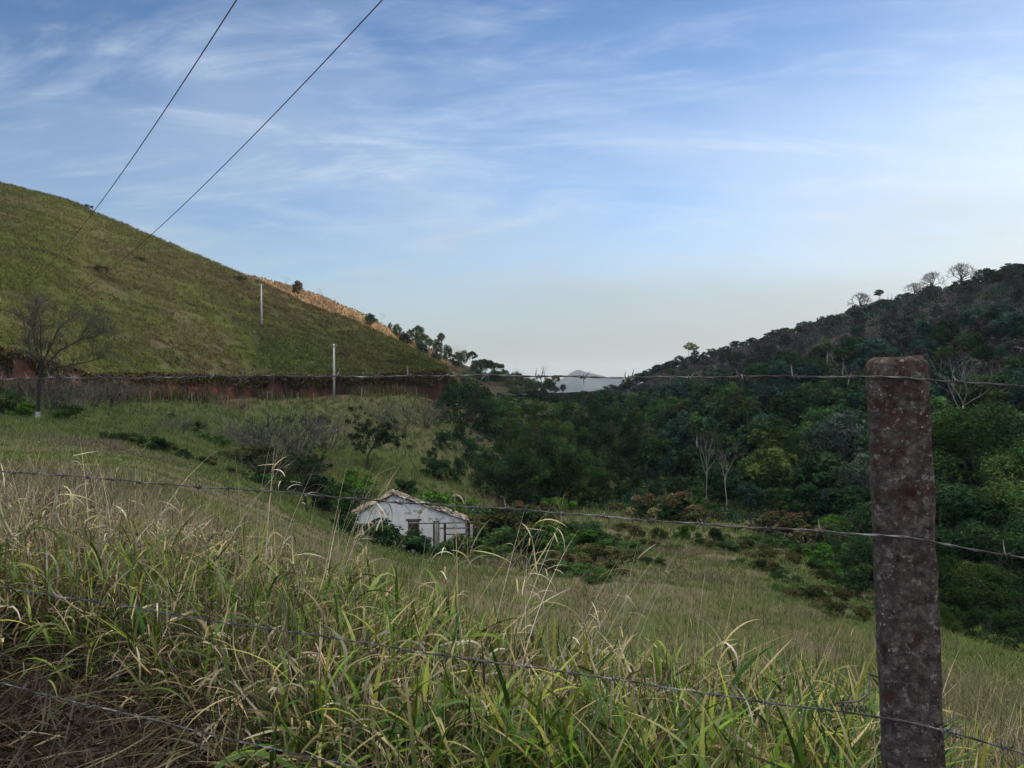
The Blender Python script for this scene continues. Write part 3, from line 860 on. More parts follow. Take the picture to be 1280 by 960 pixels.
DK = [(0.018, 0.042, 0.018), (0.024, 0.052, 0.022), (0.032, 0.058, 0.024)]
MD = [(0.036, 0.078, 0.024), (0.046, 0.09, 0.028), (0.06, 0.096, 0.03)]
YG = [(0.066, 0.094, 0.026), (0.08, 0.105, 0.032), (0.052, 0.084, 0.026)]
BLU = [(0.024, 0.054, 0.038), (0.032, 0.064, 0.046), (0.022, 0.048, 0.034)]
OLV = [(0.062, 0.068, 0.028), (0.08, 0.08, 0.036), (0.05, 0.064, 0.026)]
RUST = [(0.10, 0.062, 0.034), (0.08, 0.058, 0.03), (0.115, 0.08, 0.046)]
BRN = [(0.05, 0.048, 0.044), (0.062, 0.057, 0.052), (0.038, 0.042, 0.036)]
LIT = [(0.06, 0.14, 0.022), (0.075, 0.16, 0.028), (0.05, 0.12, 0.022)]
GRY = [(0.07, 0.10, 0.085), (0.10, 0.13, 0.11), (0.045, 0.07, 0.055)]


def lobed(rnd, H, z0, rx, rz, n, lr, trunk, r0, bark, lean=0.05, low=-0.75):
    """a tapered trunk whose limbs run out to the leaf lobes of an ellipsoid crown; returns (mesh of wood, lobes)"""
    mb = MB(); lobes = []
    tx, ty = rnd.uniform(-lean, lean) * H, rnd.uniform(-lean, lean) * H
    fork = Vector((tx * 0.5, ty * 0.5, trunk * H))
    mb.tube([(0, 0, -0.4), (tx * 0.12, ty * 0.2, trunk * H * 0.4), tuple(fork)], [r0 * 1.25, r0, r0 * 0.8], 7)
    mb.tube([tuple(fork), (tx * 0.8, ty * 0.8, (trunk * H + z0 * H) / 2), (tx, ty, z0 * H)], [r0 * 0.75, r0 * 0.5, r0 * 0.25], 6)
    for k in range(n):
        g = k / max(1, n - 1); zz = low + (0.98 - low) * g
        a = k * 2.4 + rnd.uniform(-0.5, 0.5); rr = math.sqrt(max(0.02, 1 - zz * zz)) * rnd.uniform(0.45, 1.0)
        c = Vector((tx + rx * H * rr * math.cos(a), ty + rx * H * rr * math.sin(a), z0 * H + rz * H * zz * rnd.uniform(0.75, 1.0)))
        lobes.append((tuple(c), lr * H * rnd.uniform(0.6, 1.25)))
        st = fork.lerp(Vector((tx, ty, z0 * H)), rnd.uniform(0.0, 0.8)); mid = st.lerp(c, 0.55) + Vector((rnd.gauss(0, 0.02), rnd.gauss(0, 0.02), rnd.uniform(-0.03, 0.04))) * H
        mb.tube([tuple(st), tuple(mid), tuple(c)], [r0 * 0.42, r0 * 0.26, r0 * 0.08], 4, cap=False)
    return mb.mesh('trunk', M[bark], True), lobes


def broad(seed, H=10.0, cols=DK, n=2600, size=0.26, trunk=0.3, bark='bark_grey', spread=1.0, lobe=0.17, low=True, droop=0.0, flat=0.8, nb=None, r0=0.2, narrow=0.55, k=22, rz=None):
    rnd = random.Random(seed)
    z0 = (1 + trunk * 0.75) / 2
    tr, lobes = lobed(rnd, H, z0, 0.36 * spread, (1 - trunk * 0.75) / 2 * 0.8 if rz is None else rz, k, lobe * 0.85, trunk * 0.8, r0, bark, low=-0.8 if low else -0.3)
    return tr, leaf_mesh('crown', leaves(rnd, lobes, n, size, cols, flat, droop, narrow))


def skirted(seed, H=10.0, cols=DK, n=4200, size=0.24, droop=0.4, wd=0.36):
    """a dense tree of a thicket, leafy almost to the ground"""
    rnd = random.Random(seed)
    br = grow(rnd, H * 0.85, 0.3, 0.2, (5, 3), (25, 55), 0.6, 0.25, 0.1, 2)
    lobes = []
    for k in range(34):
        z = rnd.uniform(0.10, 0.92); rr = wd * H * math.sqrt(max(0.05, 1 - ((z - 0.45) / 0.58) ** 2)) * rnd.uniform(0.35, 0.95); a = rnd.uniform(0, 2 * PI)
        lobes.append(((rr * math.cos(a), rr * math.sin(a), z * H * 0.93), H * rnd.uniform(0.08, 0.17)))
    return tubes(br, 'trunk', M['bark_grey'], 0, 2), leaf_mesh('crown', leaves(rnd, lobes, n, size, cols, 0.9, droop, 0.5))


def bare(seed, H=10.0, bark='bark_grey', twig='twig_grey', trunk=0.3, r0=0.2, nb=(5, 4, 4, 3), levels=4, ang=(28, 60), spread=1.0, up=0.25, wig=0.13, lean=(0, 0), rmin=0.012, split=2):
    rnd = random.Random(seed)
    br = grow(rnd, H, trunk, r0, nb, ang, 0.66, up, wig, levels, lean, spread)
    return tubes(br, 'trunk', M[bark], 0, split - 1, rmin), tubes(br, 'crown', M[twig], split, 9, rmin)


def vined(seed, H=10.0, cols=DK, n=5200, size=0.11, trunk=0.25, tuft=0.04, spread=1.3, p=0.5):
    """open dark limbs with fine twigs, hung with small uneven leaf clumps"""
    rnd = random.Random(seed)
    br = grow(rnd, H * 0.97, trunk, 0.24, (5, 5, 4, 3), (28, 62), 0.68, 0.25, 0.15, 4, spread=spread)
    lobes = []
    for pts, rad, lvl in br:
        if 1 <= lvl <= 3:
            for i in range(1, len(pts)):
                if rnd.random() < p * (1.0, 1.0, 0.75, 0.35)[lvl]: lobes.append((tuple(pts[i]), H * tuft * rnd.uniform(0.4, 1.5)))
    return tubes(br, 'trunk', M['bark_dark'], 0, 4, 0.012), leaf_mesh('crown', leaves(rnd, lobes, n, size, cols, 0.9, 0.3, shell=0.2))


def slender(seed, H=10.0, cols=MD, n=900, size=0.22, bark='bark_pale', k=11):
    """tall pale bole under a small open crown"""
    rnd = random.Random(seed)
    tr, lobes = lobed(rnd, H, 0.82, 0.17, 0.16, k, 0.075, 0.62, 0.12, bark, 0.07, low=-0.9)
    return tr, leaf_mesh('crown', leaves(rnd, lobes, n, size, cols, 0.8))


def dome_bare(seed, H=10.0, Rr=5.2, bark='bark_grey', twig='twig_pale', n1=9, n2=6, n3=6):
    """leafless tree whose limbs fan out into an even dome"""
    rnd = random.Random(seed); t1 = MB(); t2 = MB()
    fork = Vector((0, 0, H * 0.30))
    t1.tube([(0, 0, -0.5), (0.05, 0, fork.z * 0.5), tuple(fork)], [0.36, 0.28, 0.24], 8)
    up = H - fork.z
    for i in range(n1):
        a = i * 2 * PI / n1 * 1.9 + rnd.uniform(-0.3, 0.3); ph = R(rnd.uniform(15, 72)) if i else R(6)
        d1 = Vector((math.sin(ph) * math.cos(a), math.sin(ph) * math.sin(a), math.cos(ph)))
        e1 = fork + Vector((d1.x * Rr, d1.y * Rr, d1.z * up)) * 0.5
        t1.tube([tuple(fork), tuple(fork.lerp(e1, 0.5) + Vector((0, 0, 0.12))), tuple(e1)], [0.17, 0.13, 0.1], 5, cap=False)
        for j in range(n2):
            d2 = (d1 + Vector((rnd.gauss(0, 0.33), rnd.gauss(0, 0.33), rnd.gauss(0, 0.22)))).normalized(); d2.z = max(d2.z, 0.02)
            e2 = fork + Vector((d2.x * Rr, d2.y * Rr, d2.z * up)) * 0.78
            t2.tube([tuple(e1), tuple(e1.lerp(e2, 0.5)), tuple(e2)], [0.085, 0.07, 0.055], 4, cap=False)
            for q in range(n3):
                d3 = (d2 + Vector((rnd.gauss(0, 0.17), rnd.gauss(0, 0.17), rnd.gauss(0, 0.15)))).normalized()
                e3 = fork + Vector((d3.x * Rr, d3.y * Rr, d3.z * up)) * rnd.uniform(0.9, 1.02)
                t2.tube([tuple(e2), tuple(e3)], [0.045, 0.03], 3, cap=False)
    return t1.mesh('trunk', M[bark]), t2.mesh('crown', M[twig])


def shrub(seed, H=2.0, cols=MD, n=1100, size=0.11, wd=0.62, tops=None, k=14):
    rnd = random.Random(seed); lobes = []; mb = MB()
    for j in range(k):
        a = rnd.uniform(0, 2 * PI); rr = wd * H * math.sqrt(rnd.random()); z = H * rnd.uniform(0.25, 0.85) * (1 - 0.35 * rr / (wd * H))
        c = (rr * math.cos(a), rr * math.sin(a), z); lobes.append((c, H * rnd.uniform(0.12, 0.26)))
        mb.tube([(c[0] * 0.15, c[1] * 0.15, -0.15), (c[0] * 0.5, c[1] * 0.5, z * 0.55), c], [0.03 * H / 2, 0.02 * H / 2, 0.006], 4, cap=False)
    parts = [leaves(rnd, lobes, n, size, cols, 0.8)]
    if tops:
        tl = [((c[0], c[1], c[2] + r * 0.5), r * 0.7) for c, r in lobes if c[2] > H * 0.45]
        if tl: parts.append(leaves(rnd, tl, n // 5, size * 0.8, tops, 0.9))
    return mb.mesh('stem', M['bark_dark']), leaf_mesh('foliage', *parts)


def scrub_bare(seed, H=2.5):
    rnd = random.Random(seed); mb = MB(); mb2 = MB()
    for j in range(16):
        a = rnd.uniform(0, 2 * PI); br = grow(rnd, H * rnd.uniform(0.55, 1), 0.5, 0.03, (4, 3), (20, 50), 0.6, 0.2, 0.12, 2, lean=(0.5 * math.cos(a), 0.5 * math.sin(a)))
        ox, oy = 0.03 * math.cos(a), 0.03 * math.sin(a)
        for pts, rad, l in br:
            (mb if l == 0 else mb2).tube([(p.x + ox, p.y + oy, p.z) for p in pts], [max(r, 0.008) for r in rad], 3, cap=False)
    return mb.mesh('stem', M['twig_grey']), mb2.mesh('twigs', M['twig_grey'])


def put(proto, name, label, cat, px, Y, H, base=10.0, loc=None, wide=1.0, rz=None, group=None, parts=None, sink=0.1):
    if loc is None:
        x = (px - CX) / F * Y; loc = (x, Y, gz(x, Y) - sink)
    s = H / base
    if rz is None: rz = random.uniform(0, 2 * PI)
    o = thing(name, label, cat, loc, rz, (s * wide, s * wide, s), group)
    for me in proto:
        link(me.name.split('.')[0], me, o)
    return o


def top_H(px, Y, py_top, z0=None):
    """height of a plant on the ground at px, Y whose top shows at row py_top"""
    if z0 is None: z0 = gz((px - CX) / F * Y, Y)
    return max(0.5, EZ + (HY - py_top) / F * Y - z0)


def lh_at(px, py):
    """point of the left hill seen at a photo pixel"""
    t = np.linspace(0, 1, 300); X, Y, Z = LH.at(np.full(300, float(px)), t)
    i = int(np.argmin(np.abs(HY - (Z - EZ) / Y * F - py)))
    return float(X[i]), float(Y[i]), float(Z[i])


def hill_loc(H, px, t):
    return H.pt(px, t)


# --- left: the bare tree with a whitewashed foot
def limb_tree(limbs, seed, H0):
    """a leafless tree from its main limbs (points as x, height, radius in photo pixels), with side branches and twigs"""
    rnd = random.Random(seed); t1 = MB(); t2 = MB(); k = 65 / F

    def side(p, d, L, r, lv):
        pts = [p]; q = p; dd = d.normalized()
        for i in range(4):
            dd = (dd + Vector((rnd.gauss(0, 0.16), rnd.gauss(0, 0.16), rnd.gauss(0.04, 0.14)))).normalized(); q = q + dd * L / 4; pts.append(q)
        t2.tube([tuple(a) for a in pts], [r * (1 - 0.6 * i / 4) for i in range(5)], 4 if lv == 0 else 3, cap=False)
        if lv < 2:
            for j in range(7 if lv == 0 else 5):
                i = rnd.randint(1, 4)
                side(pts[i], dd + Vector((rnd.gauss(0, 0.7), rnd.gauss(0, 0.7), rnd.gauss(0.15, 0.5))), L * rnd.uniform(0.4, 0.7), max(0.009, r * 0.45), lv + 1)

    for li, lm in enumerate(limbs):
        pts = []
        dy = 0 if li == 0 else rnd.uniform(-1.2, 1.2)
        for i, (x, z, r) in enumerate(lm):
            pts.append(Vector((x * k, dy * (i / max(1, len(lm) - 1)), z * k)))
        t1.tube([tuple(p) for p in pts], [lm[i][2] * k * (0.62 if li else 0.8) for i in range(len(lm))], 7, cap=False)
        if li:
            for i in range(1, len(pts)):
                d = (pts[i] - pts[i - 1]).normalized()
                for j in range(6 if i < len(pts) - 1 else 9):
                    side(pts[i - 1].lerp(pts[i], rnd.uniform(0.4, 1)), d + Vector((rnd.gauss(0, 0.6), rnd.gauss(0, 0.7), rnd.gauss(0.2, 0.45))), rnd.uniform(0.8, 2.1), 0.026, 0)
    return t1.mesh('trunk', M['bark_dark'], True), t2.mesh('crown', M['twig_grey'])


bt = limb_tree([[(0, -4, 3.2), (1, 30, 2.7), (2, 56, 2.4), (6, 74, 2.0)], [(6, 74, 1.6), (-4, 98, 1.3), (-7, 118, 1.0), (-3, 138, 0.6)], [(6, 74, 1.6), (14, 96, 1.3), (21, 118, 1.0), (34, 132, 0.6)], [(6, 74, 1.3), (7, 100, 1.1), (12, 124, 0.8), (10, 146, 0.5)],
                [(4, 66, 1.6), (28, 92, 1.3), (52, 104, 1.1), (60, 122, 0.7)], [(2, 56, 1.4), (22, 70, 1.2), (52, 76, 0.9), (76, 84, 0.6)], [(6, 74, 1.3), (-8, 86, 1.0), (-13, 102, 0.6)], [(52, 104, 0.9), (72, 108, 0.7), (84, 116, 0.5)]], 5, 10.0)
t = put(bt, 'bare_tree', 'leafless dark spreading tree with a whitewashed trunk foot, at the left below the red cut', 'tree', 47, 65, 10.0, wide=1.0, rz=0.0)
mb = MB(); mb.tube([(0, 0, -0.1), (0.01, 0, 0.5), (0.03, 0, 1.0)], [0.195, 0.185, 0.178], 9, cap=False); mb.build('whitewash_band', M['whitewash'], t, True)
sh_g = [shrub(60 + k, 3.0, LIT if k % 2 else MD, 2600, 0.10, 0.6) for k in range(3)]
for k, (px, Y, pt_, lb) in enumerate([(8, 70, 480, 'bright green bush left of the whitewashed tree, cut by the left edge'), (26, 69, 494, 'rounded green bush just left of the whitewashed trunk'), (80, 70, 500, 'low green bush just right of the whitewashed trunk')]):
    put(sh_g[k], 'green_bush', lb, 'bush', px, Y, top_H(px, Y, pt_), 3.0, wide=1.25, group='green bushes round the whitewashed tree')
sb = [scrub_bare(80 + k) for k in range(3)]
k = 0
for px, Y, pt_ in [(32, 78, 462), (64, 78, 458), (88, 79, 462), (112, 86, 466), (136, 92, 470), (75, 72, 478), (160, 100, 470)]:
    put(sb[k % 3], 'leafless_shrub', 'grey leafless shrub standing against the red cut round the whitewashed tree', 'shrub', px, Y, top_H(px, Y, pt_), 2.5, wide=1.2, group='leafless shrubs along the red cut'); k += 1
for px, Y, pt_ in [(335, 88, 512), (355, 84, 520), (318, 92, 520), (372, 92, 508), (410, 104, 512), (300, 95, 530), (500, 122, 496), (530, 130, 494), (350, 70, 556), (205, 80, 520), (225, 84, 516), (185, 70, 530)]:
    put(sb[k % 3], 'leafless_shrub', 'grey leafless shrub on the grassy slope between the red cut and the white house', 'shrub', px, Y, top_H(px, Y, pt_), 2.5, wide=1.5, group='leafless shrubs on the slope below the road'); k += 1

# --- dark trees by the house
vt = vined(3, 10, DK + OLV[:1], 6500, 0.11, 0.24)
put(vt, 'vine_hung_tree', 'dark forked tree with vine clumps standing alone on the slope above the white house', 'tree', 459, 95, top_H(459, 95, 489), wide=1.0, rz=1.0)
vt2 = vined(9, 10, DK + OLV, 5200, 0.11, 0.42, 0.04, 1.2, 0.42)
put(vt2, 'vine_hung_tree', 'slim dark tree with open twiggy crown just left of the white house', 'tree', 384, 58, top_H(384, 58, 544), wide=0.9, rz=2.0)
iv = skirted(15, 10, DK, 3600, 0.3, 0.5, 0.28)
put(iv, 'ivy_covered_tree', 'dark ivy-covered stump of a tree between the slim dark tree and the white house', 'tree', 402, 60, top_H(402, 60, 592), wide=0.9)

# --- the central grove
gv = [skirted(100, 10, DK, 5600, 0.2, 0.5, 0.40), skirted(101, 10, DK[1:] + MD[:1], 5600, 0.2, 0.5, 0.42), skirted(102, 10, MD + YG[:1], 5200, 0.2, 0.9, 0.40), skirted(103, 10, MD + DK[1:], 5200, 0.22, 0.5, 0.38)]
grove = [(540, 112, 550, 0), (552, 120, 532, 1), (546, 100, 578, 0), (566, 101, 572, 3), (532, 97, 592, 1), (555, 128, 536, 0), (575, 132, 520, 3), (600, 150, 486, 0), (622, 152, 484, 1), (648, 165, 496, 3), (675, 170, 494, 2), (705, 172, 490, 3), (735, 176, 494, 0), (765, 180, 498, 1), (792, 176, 508, 0),
         (640, 140, 512, 2), (665, 135, 516, 2), (695, 138, 512, 2), (725, 140, 522, 3), (755, 144, 520, 1), (785, 140, 534, 0), (808, 138, 550, 0),
         (590, 118, 540, 1), (618, 112, 542, 0), (645, 108, 544, 1), (672, 106, 540, 0), (700, 108, 542, 1), (730, 110, 550, 3), (760, 112, 556, 3), (788, 112, 566, 0), (575, 108, 565, 0),
         (640, 98, 560, 0), (668, 97, 556, 1), (610, 100, 560, 1), (700, 98, 560, 0), (726, 98, 566, 2), (752, 99, 572, 2), (780, 100, 590, 3)]
for px, Y, pt_, kk in grove:
    lb = ['dense dark green tree in the thick grove behind the white house', 'dense dark green tree in the thick grove behind the white house', 'feathery mid green bamboo-like clump in the thick grove behind the white house', 'dense dark green tree in the thick grove behind the white house'][kk]
    put(gv[kk], ['grove_tree', 'grove_tree', 'bamboo_clump', 'grove_tree'][kk], lb, 'bamboo' if kk == 2 else 'tree', px, Y, top_H(px, Y, pt_) * random.uniform(0.95, 1.04), wide=random.uniform(0.72, 0.92), group='bamboo clumps of the central grove' if kk == 2 else 'dark trees of the central grove', sink=0.8)

# --- trees on the golden hill and its tail
small_b = broad(201, 10, OLV + MD, 1700, 0.3, 0.3, 'bark_grey', 0.95, 0.17)
small_y = broad(202, 10, YG, 2200, 0.3, 0.2, 'bark_pale', 1.0, 0.17)
small_d = broad(203, 10, DK, 2200, 0.3, 0.2, 'bark_grey', 1.0, 0.17)
flat_d = broad(204, 10, DK, 2400, 0.32, 0.45, 'bark_grey', 1.5, 0.17, False, flat=0.5, rz=0.14)
slim_d = slender(205, 10, OLV, 700, 0.3, 'bark_grey')
bare_s = bare(206, 10, 'bark_grey', 'twig_grey', 0.35, 0.16, (5, 4, 4), 3, (25, 55), 1.0, 0.3, 0.12)
bare_p = bare(207, 10, 'bark_pale', 'twig_pale', 0.35, 0.13, (5, 4, 4), 3, (25, 55), 1.0, 0.3, 0.12)


def gput(proto, name, lb, cat, px, t, py_top, wide=1.0, group=None):
    loc = GH.pt(px, t); H = max(1.0, EZ + (HY - py_top) / F * loc[1] - loc[2])
    return put(proto, name, lb, cat, px, 0, H + 0.3, loc=(loc[0], loc[1], loc[2] - 0.3), wide=wide, group=group)


gput(slim_d, 'slim_tree', 'slim dark tree highest along the orange hill, crown clear of the skyline', 'tree', 373, 0.72, 351, 0.85)
gput(bare_s, 'bare_tree', 'small leafless tree on the orange hill, right of the highest slim tree', 'tree', 422, 0.72, 369, 1.1)
gput(small_d, 'round_bush', 'dark round bush alone on the right end of the orange slope', 'bush', 463, 0.85, 391, 1.1)
gput(bare_p, 'bare_tree', 'faint leafless tree on the crest of the orange hill between slim tree and top end', 'tree', 357, 1.0, 345, 1.3)
gput(bare_p, 'bare_tree', 'faint leafless tree on the crest between the slim tree and the round bush', 'tree', 404, 1.0, 358, 1.2)
for px, t, pt_ in [(445, 1.0, 378), (478, 1.0, 389), (332, 1.0, 345)]:
    gput(bare_p, 'bare_sapling', 'thin leafless sapling on the crest of the orange hill', 'tree', px, t, pt_, 0.8, 'leafless saplings on the orange crest')
tail = [(488, 0.98, 398, 'b', 1.0), (496, 0.85, 402, 'b', 1.0), (505, 0.7, 409, 'd', 1.0), (512, 0.95, 408, 'y', 1.0), (522, 0.9, 404, 'y', 1.1), (530, 0.8, 414, 'y', 1.0), (527, 0.65, 424, 'd', 1.1), (537, 0.95, 418, 'b', 1.0), (545, 0.8, 424, 'b', 1.1),
        (552, 0.9, 416, 's', 1.2), (558, 0.75, 432, 'b', 1.1), (566, 0.9, 428, 'p', 1.0), (572, 0.7, 438, 'y', 1.0), (580, 0.9, 436, 'b', 1.0), (590, 0.8, 438, 's', 1.2), (596, 0.6, 448, 'd', 1.2), (604, 0.75, 446, 'f', 1.0), (618, 0.7, 451, 'f', 1.15),
        (630, 0.8, 454, 'g', 1.2), (640, 0.7, 458, 'g', 1.2), (650, 0.75, 462, 'g', 1.2), (660, 0.8, 466, 'g', 1.2), (590, 0.45, 462, 'b', 1.1), (606, 0.4, 465, 'd', 1.2), (622, 0.45, 466, 'b', 1.2), (640, 0.5, 470, 'd', 1.2), (575, 0.45, 460, 'g', 1.1),
        (560, 0.5, 452, 'g', 1.0), (655, 0.4, 474, 'd', 1.3), (545, 0.55, 440, 'd', 1.0), (668, 0.7, 474, 'b', 1.1), (680, 0.6, 478, 'd', 1.2), (695, 0.6, 482, 'd', 1.2)]
for _ in range(46):
    px = random.uniform(572, 705); t = random.uniform(0.08, 0.62)
    loc = GH.pt(px, t); pyb = HY - (loc[2] - EZ) / loc[1] * F
    tail.append((px, t, pyb - random.uniform(13, 24), random.choice('bbddgggs'), random.uniform(0.9, 1.3)))
kinds = {'b': (small_b, 'olive_tree', 'olive brown leafy tree on the wooded shoulder beyond the end of the green hill'), 'd': (small_d, 'leafy_tree', 'dark leafy tree on the wooded shoulder beyond the end of the green hill'),
         'y': (small_y, 'sunlit_tree', 'yellow green tree catching low sun on the wooded shoulder right of the orange slope'), 's': (slim_d, 'slim_tree', 'slim tall tree rising out of the wooded shoulder beyond the green hill'),
         'p': (bare_p, 'pale_bare_tree', 'pale leafless tree among the sunlit trees on the wooded shoulder'), 'f': (flat_d, 'flat_topped_tree', 'dark flat-topped tree on the skyline right of the green hill'),
         'g': (bare_s, 'grey_bare_tree', 'grey leafless tree on the wooded shoulder beyond the end of the green hill')}
for px, t, pt_, kk, wd in tail:
    pr_, nm, lb = kinds[kk]
    gput(pr_, nm, lb, 'tree', px, t, pt_ + (4 if px < 545 else 0) + random.uniform(-2, 2), wd * (0.8 if px < 560 else 0.95), {'b': 'olive', 'd': 'dark', 'y': 'sunlit', 's': 'slim', 'p': 'pale bare', 'f': 'flat-topped', 'g': 'grey bare'}[kk] + ' trees on the wooded shoulder')
x, y, z = GH.pt(683, 0.5)
dead_pole = bare(208, 10, 'bark_grey', 'twig_grey', 0.8, 0.09, (4, 3), 2, (25, 45), 0.7, 0.3, 0.05)
put(dead_pole, 'dead_tree', 'thin dead leafless tree on the skyline left of the far mountain', 'tree', 683, 0, EZ + (HY - 452) / F * y - z, loc=(x, y, z), wide=1.6)

# --- right hill: skyline trees
dome = [dome_bare(301 + k) for k in range(2)]


def rput(proto, name, lb, px, t, py_top, wide=1.0, group=None, sink=0.5):
    loc = RH.pt(px, t); H = max(1.5, EZ + (HY - py_top) / F * loc[1] - loc[2]) + sink
    return put(proto, name, lb, 'tree', px, 0, H, loc=(loc[0], loc[1], loc[2] - sink), wide=wide, group=group)


rput(dome[0], 'dome_tree', 'largest pale leafless dome-crowned tree on the right skyline, farthest right of its row', 1201, 1.0, 328, 1.25)
rput(dome[1], 'dome_tree', 'pale leafless fan-crowned tree second from the right end of the skyline row', 1165, 1.0, 339, 1.2)
rput(dome[0], 'dome_tree', 'low wide pale leafless tree left of the fan-crowned skyline tree', 1143, 1.0, 353, 1.7)
rput(dome[1], 'dome_tree', 'pale leafless round tree at the left end of the skyline row', 1075, 1.0, 365, 1.25)
rput(slim_d, 'small_leafy_tree', 'small dark leafy tree on the skyline just right of the leftmost pale round tree', 1099, 1.0, 362, 1.6)
pale_y = slender(310, 10, [(0.3, 0.29, 0.13), (0.22, 0.22, 0.1)], 700, 0.3)
rput(pale_y, 'pale_slender_tree', 'taller of two slender pale trees on the lower right skyline', 861, 1.0, 428, 1.3)
rput(pale_y, 'pale_slender_tree', 'shorter of two slender pale trees on the lower right skyline', 868, 1.0, 430, 1.3)
far_d = [broad(320 + k, 10, DK + BRN[:1], 1500, 0.4, 0.12, 'bark_grey', 1.15, 0.2, k=14) for k in range(3)]
far_b = [broad(330 + k, 10, BRN, 1400, 0.36, 0.15, 'bark_grey', 1.1, 0.18) for k in range(2)]
skyl = np.interp
ridge_px = list(np.linspace(700, 770, 12)) + list(np.linspace(772, 1065, 44)) + list(np.linspace(1080, 1300, 36))
for px in ridge_px:
    px += random.uniform(-3, 3)
    pyr = float(np.interp(px, RH.px, RH.pyr))
    rput(random.choice(far_d), 'ridge_tree', 'small dark tree in the ragged row along the right hill skyline', px, random.uniform(0.96, 1.02), pyr - random.uniform(4, 10) - (5 if px < 850 else 0) - (6 if px > 1225 else 0), random.uniform(1.2, 1.9), 'small dark trees along the right skyline')

# --- right hill: the wood at its foot, tree by tree
fw = {'dk': [broad(400 + k, 10, DK, 2600, 0.3, 0.3, 'bark_grey', 1.0, 0.18) for k in range(3)], 'bl': [broad(410 + k, 10, BLU, 2600, 0.3, 0.3, 'bark_grey', 1.1, 0.18) for k in range(2)],
      'md': [broad(420 + k, 10, MD, 2600, 0.3, 0.3, 'bark_grey', 1.1, 0.18) for k in range(2)], 'sl': [slender(430 + k, 10, MD + OLV, 900, 0.3) for k in range(3)], 'bp': [bare(440 + k, 10, 'bark_pale', 'twig_pale', 0.42, 0.13, (5, 4, 3), 3, (22, 52), 1.0, 0.3, 0.1) for k in range(2)],
      'br': far_b}
LBL = {'dk': ('wood_tree', 'dark green leafy tree in the wood at the foot of the right hill', 'dark leafy trees in the right wood'), 'bl': ('bluish_tree', 'bluish green round-crowned tree in the wood at the foot of the right hill', 'bluish trees in the right wood'),
       'md': ('mid_green_tree', 'mid green broad-crowned tree in the wood at the foot of the right hill', 'mid green trees in the right wood'), 'sl': ('pale_trunk_tree', 'slender tree with a long pale trunk and thin crown in the right wood', 'pale slender trees in the right wood'),
       'bp': ('pale_dead_tree', 'pale grey leafless tree standing in the wood at the foot of the right hill', 'pale leafless trees in the right wood'), 'br': ('brown_tree', 'brown half-leafless tree on the lower slope of the right hill', 'brown trees on the right slope')}
placed = []


def forest(n, pxr, tr, hr, mixw, mind):
    c = 0; tries = 0
    while c < n and tries < n * 40:
        tries += 1
        px = random.uniform(*pxr); t = tr[0] + (tr[1] - tr[0]) * random.random()
        x, y, z = RH.pt(px, t)
        if any((x - a) ** 2 + (y - b) ** 2 < mind ** 2 for a, b in placed): continue
        placed.append((x, y)); c += 1
        kk = random.choices(list(mixw), list(mixw.values()))[0]
        nm, lb, gp = LBL[kk]
        H = random.uniform(*hr) * (1.15 if kk in ('sl', 'bp') else 1)
        put(random.choice(fw[kk]), nm, lb, 'tree', px, 0, H, loc=(x, y, z - 0.4), wide=random.uniform(0.85, 1.15), group=gp)


forest(95, (770, 1400), (0.0, 0.18), (9, 14), {'dk': 5, 'bl': 4, 'md': 3, 'sl': 1.6, 'bp': 0.7}, 6.0)
forest(95, (785, 1400), (0.18, 0.48), (7, 12), {'dk': 5, 'bl': 4, 'md': 1.6, 'sl': 1.4, 'bp': 0.4, 'br': 4}, 7.5)
forest(60, (830, 1340), (0.48, 0.95), (5, 8), {'dk': 1.0, 'bl': 0.4, 'sl': 0.7, 'bp': 0.5, 'br': 10}, 11.0)
for px, Y, dy in [(642, 290, 9), (655, 305, 8), (668, 300, 10), (680, 310, 8), (692, 300, 11), (704, 312, 8), (716, 305, 10), (727, 312, 9), (738, 304, 10), (748, 312, 9), (758, 300, 12), (770, 305, 12), (650, 250, 16), (675, 245, 15), (700, 250, 16), (725, 245, 16), (750, 250, 18), (775, 245, 22), (664, 215, 18), (715, 212, 20), (760, 210, 22)]:
    x = (px - CX) / F * Y; z = gz(x, Y); pyb = HY - (z - EZ) / Y * F
    put(random.choice(far_d), 'valley_tree', 'small dark tree at the far end of the valley below the distant peak', 'tree', px, Y, top_H(px, Y, min(pyb - 6, float(np.interp(px, [640, 690, 720, 745, 775], [479, 488, 491, 491, 483])) + random.uniform(-2, 4) + (300 - Y) * 0.25)), wide=random.uniform(1.2, 1.6), group='trees at the far end of the valley', sink=0.5)
for px in np.linspace(692, 778, 16):
    px = float(px) + random.uniform(-2, 2)
    ys_ = np.linspace(150, 440, 146); zs_ = base_z((px - CX) / F * ys_, ys_); pys = HY - (zs_ - EZ) / ys_ * F
    k_ = int(np.argmin(pys)); Y = float(ys_[k_])
    put(random.choice(far_d), 'valley_tree', 'small dark tree at the far end of the valley below the distant peak', 'tree', px, Y, (4.0 + random.uniform(0, 6)) * Y / F + 1.0, loc=((px - CX) / F * Y, Y, float(zs_[k_]) - 0.6), wide=random.uniform(1.6, 2.4), group='trees at the far end of the valley')
for px, Y, pt_, wd in [(568, 150, 474, 1.0), (582, 156, 470, 1.0), (596, 160, 474, 1.1), (556, 146, 486, 0.9), (574, 140, 494, 1.0)]:
    put(bare_s if px % 4 else small_d, 'roadside_tree', 'grey tree where the red cut ends at the road bend', 'tree', px, Y, top_H(px, Y, pt_), wide=wd, group='trees at the road bend', sink=0.4)
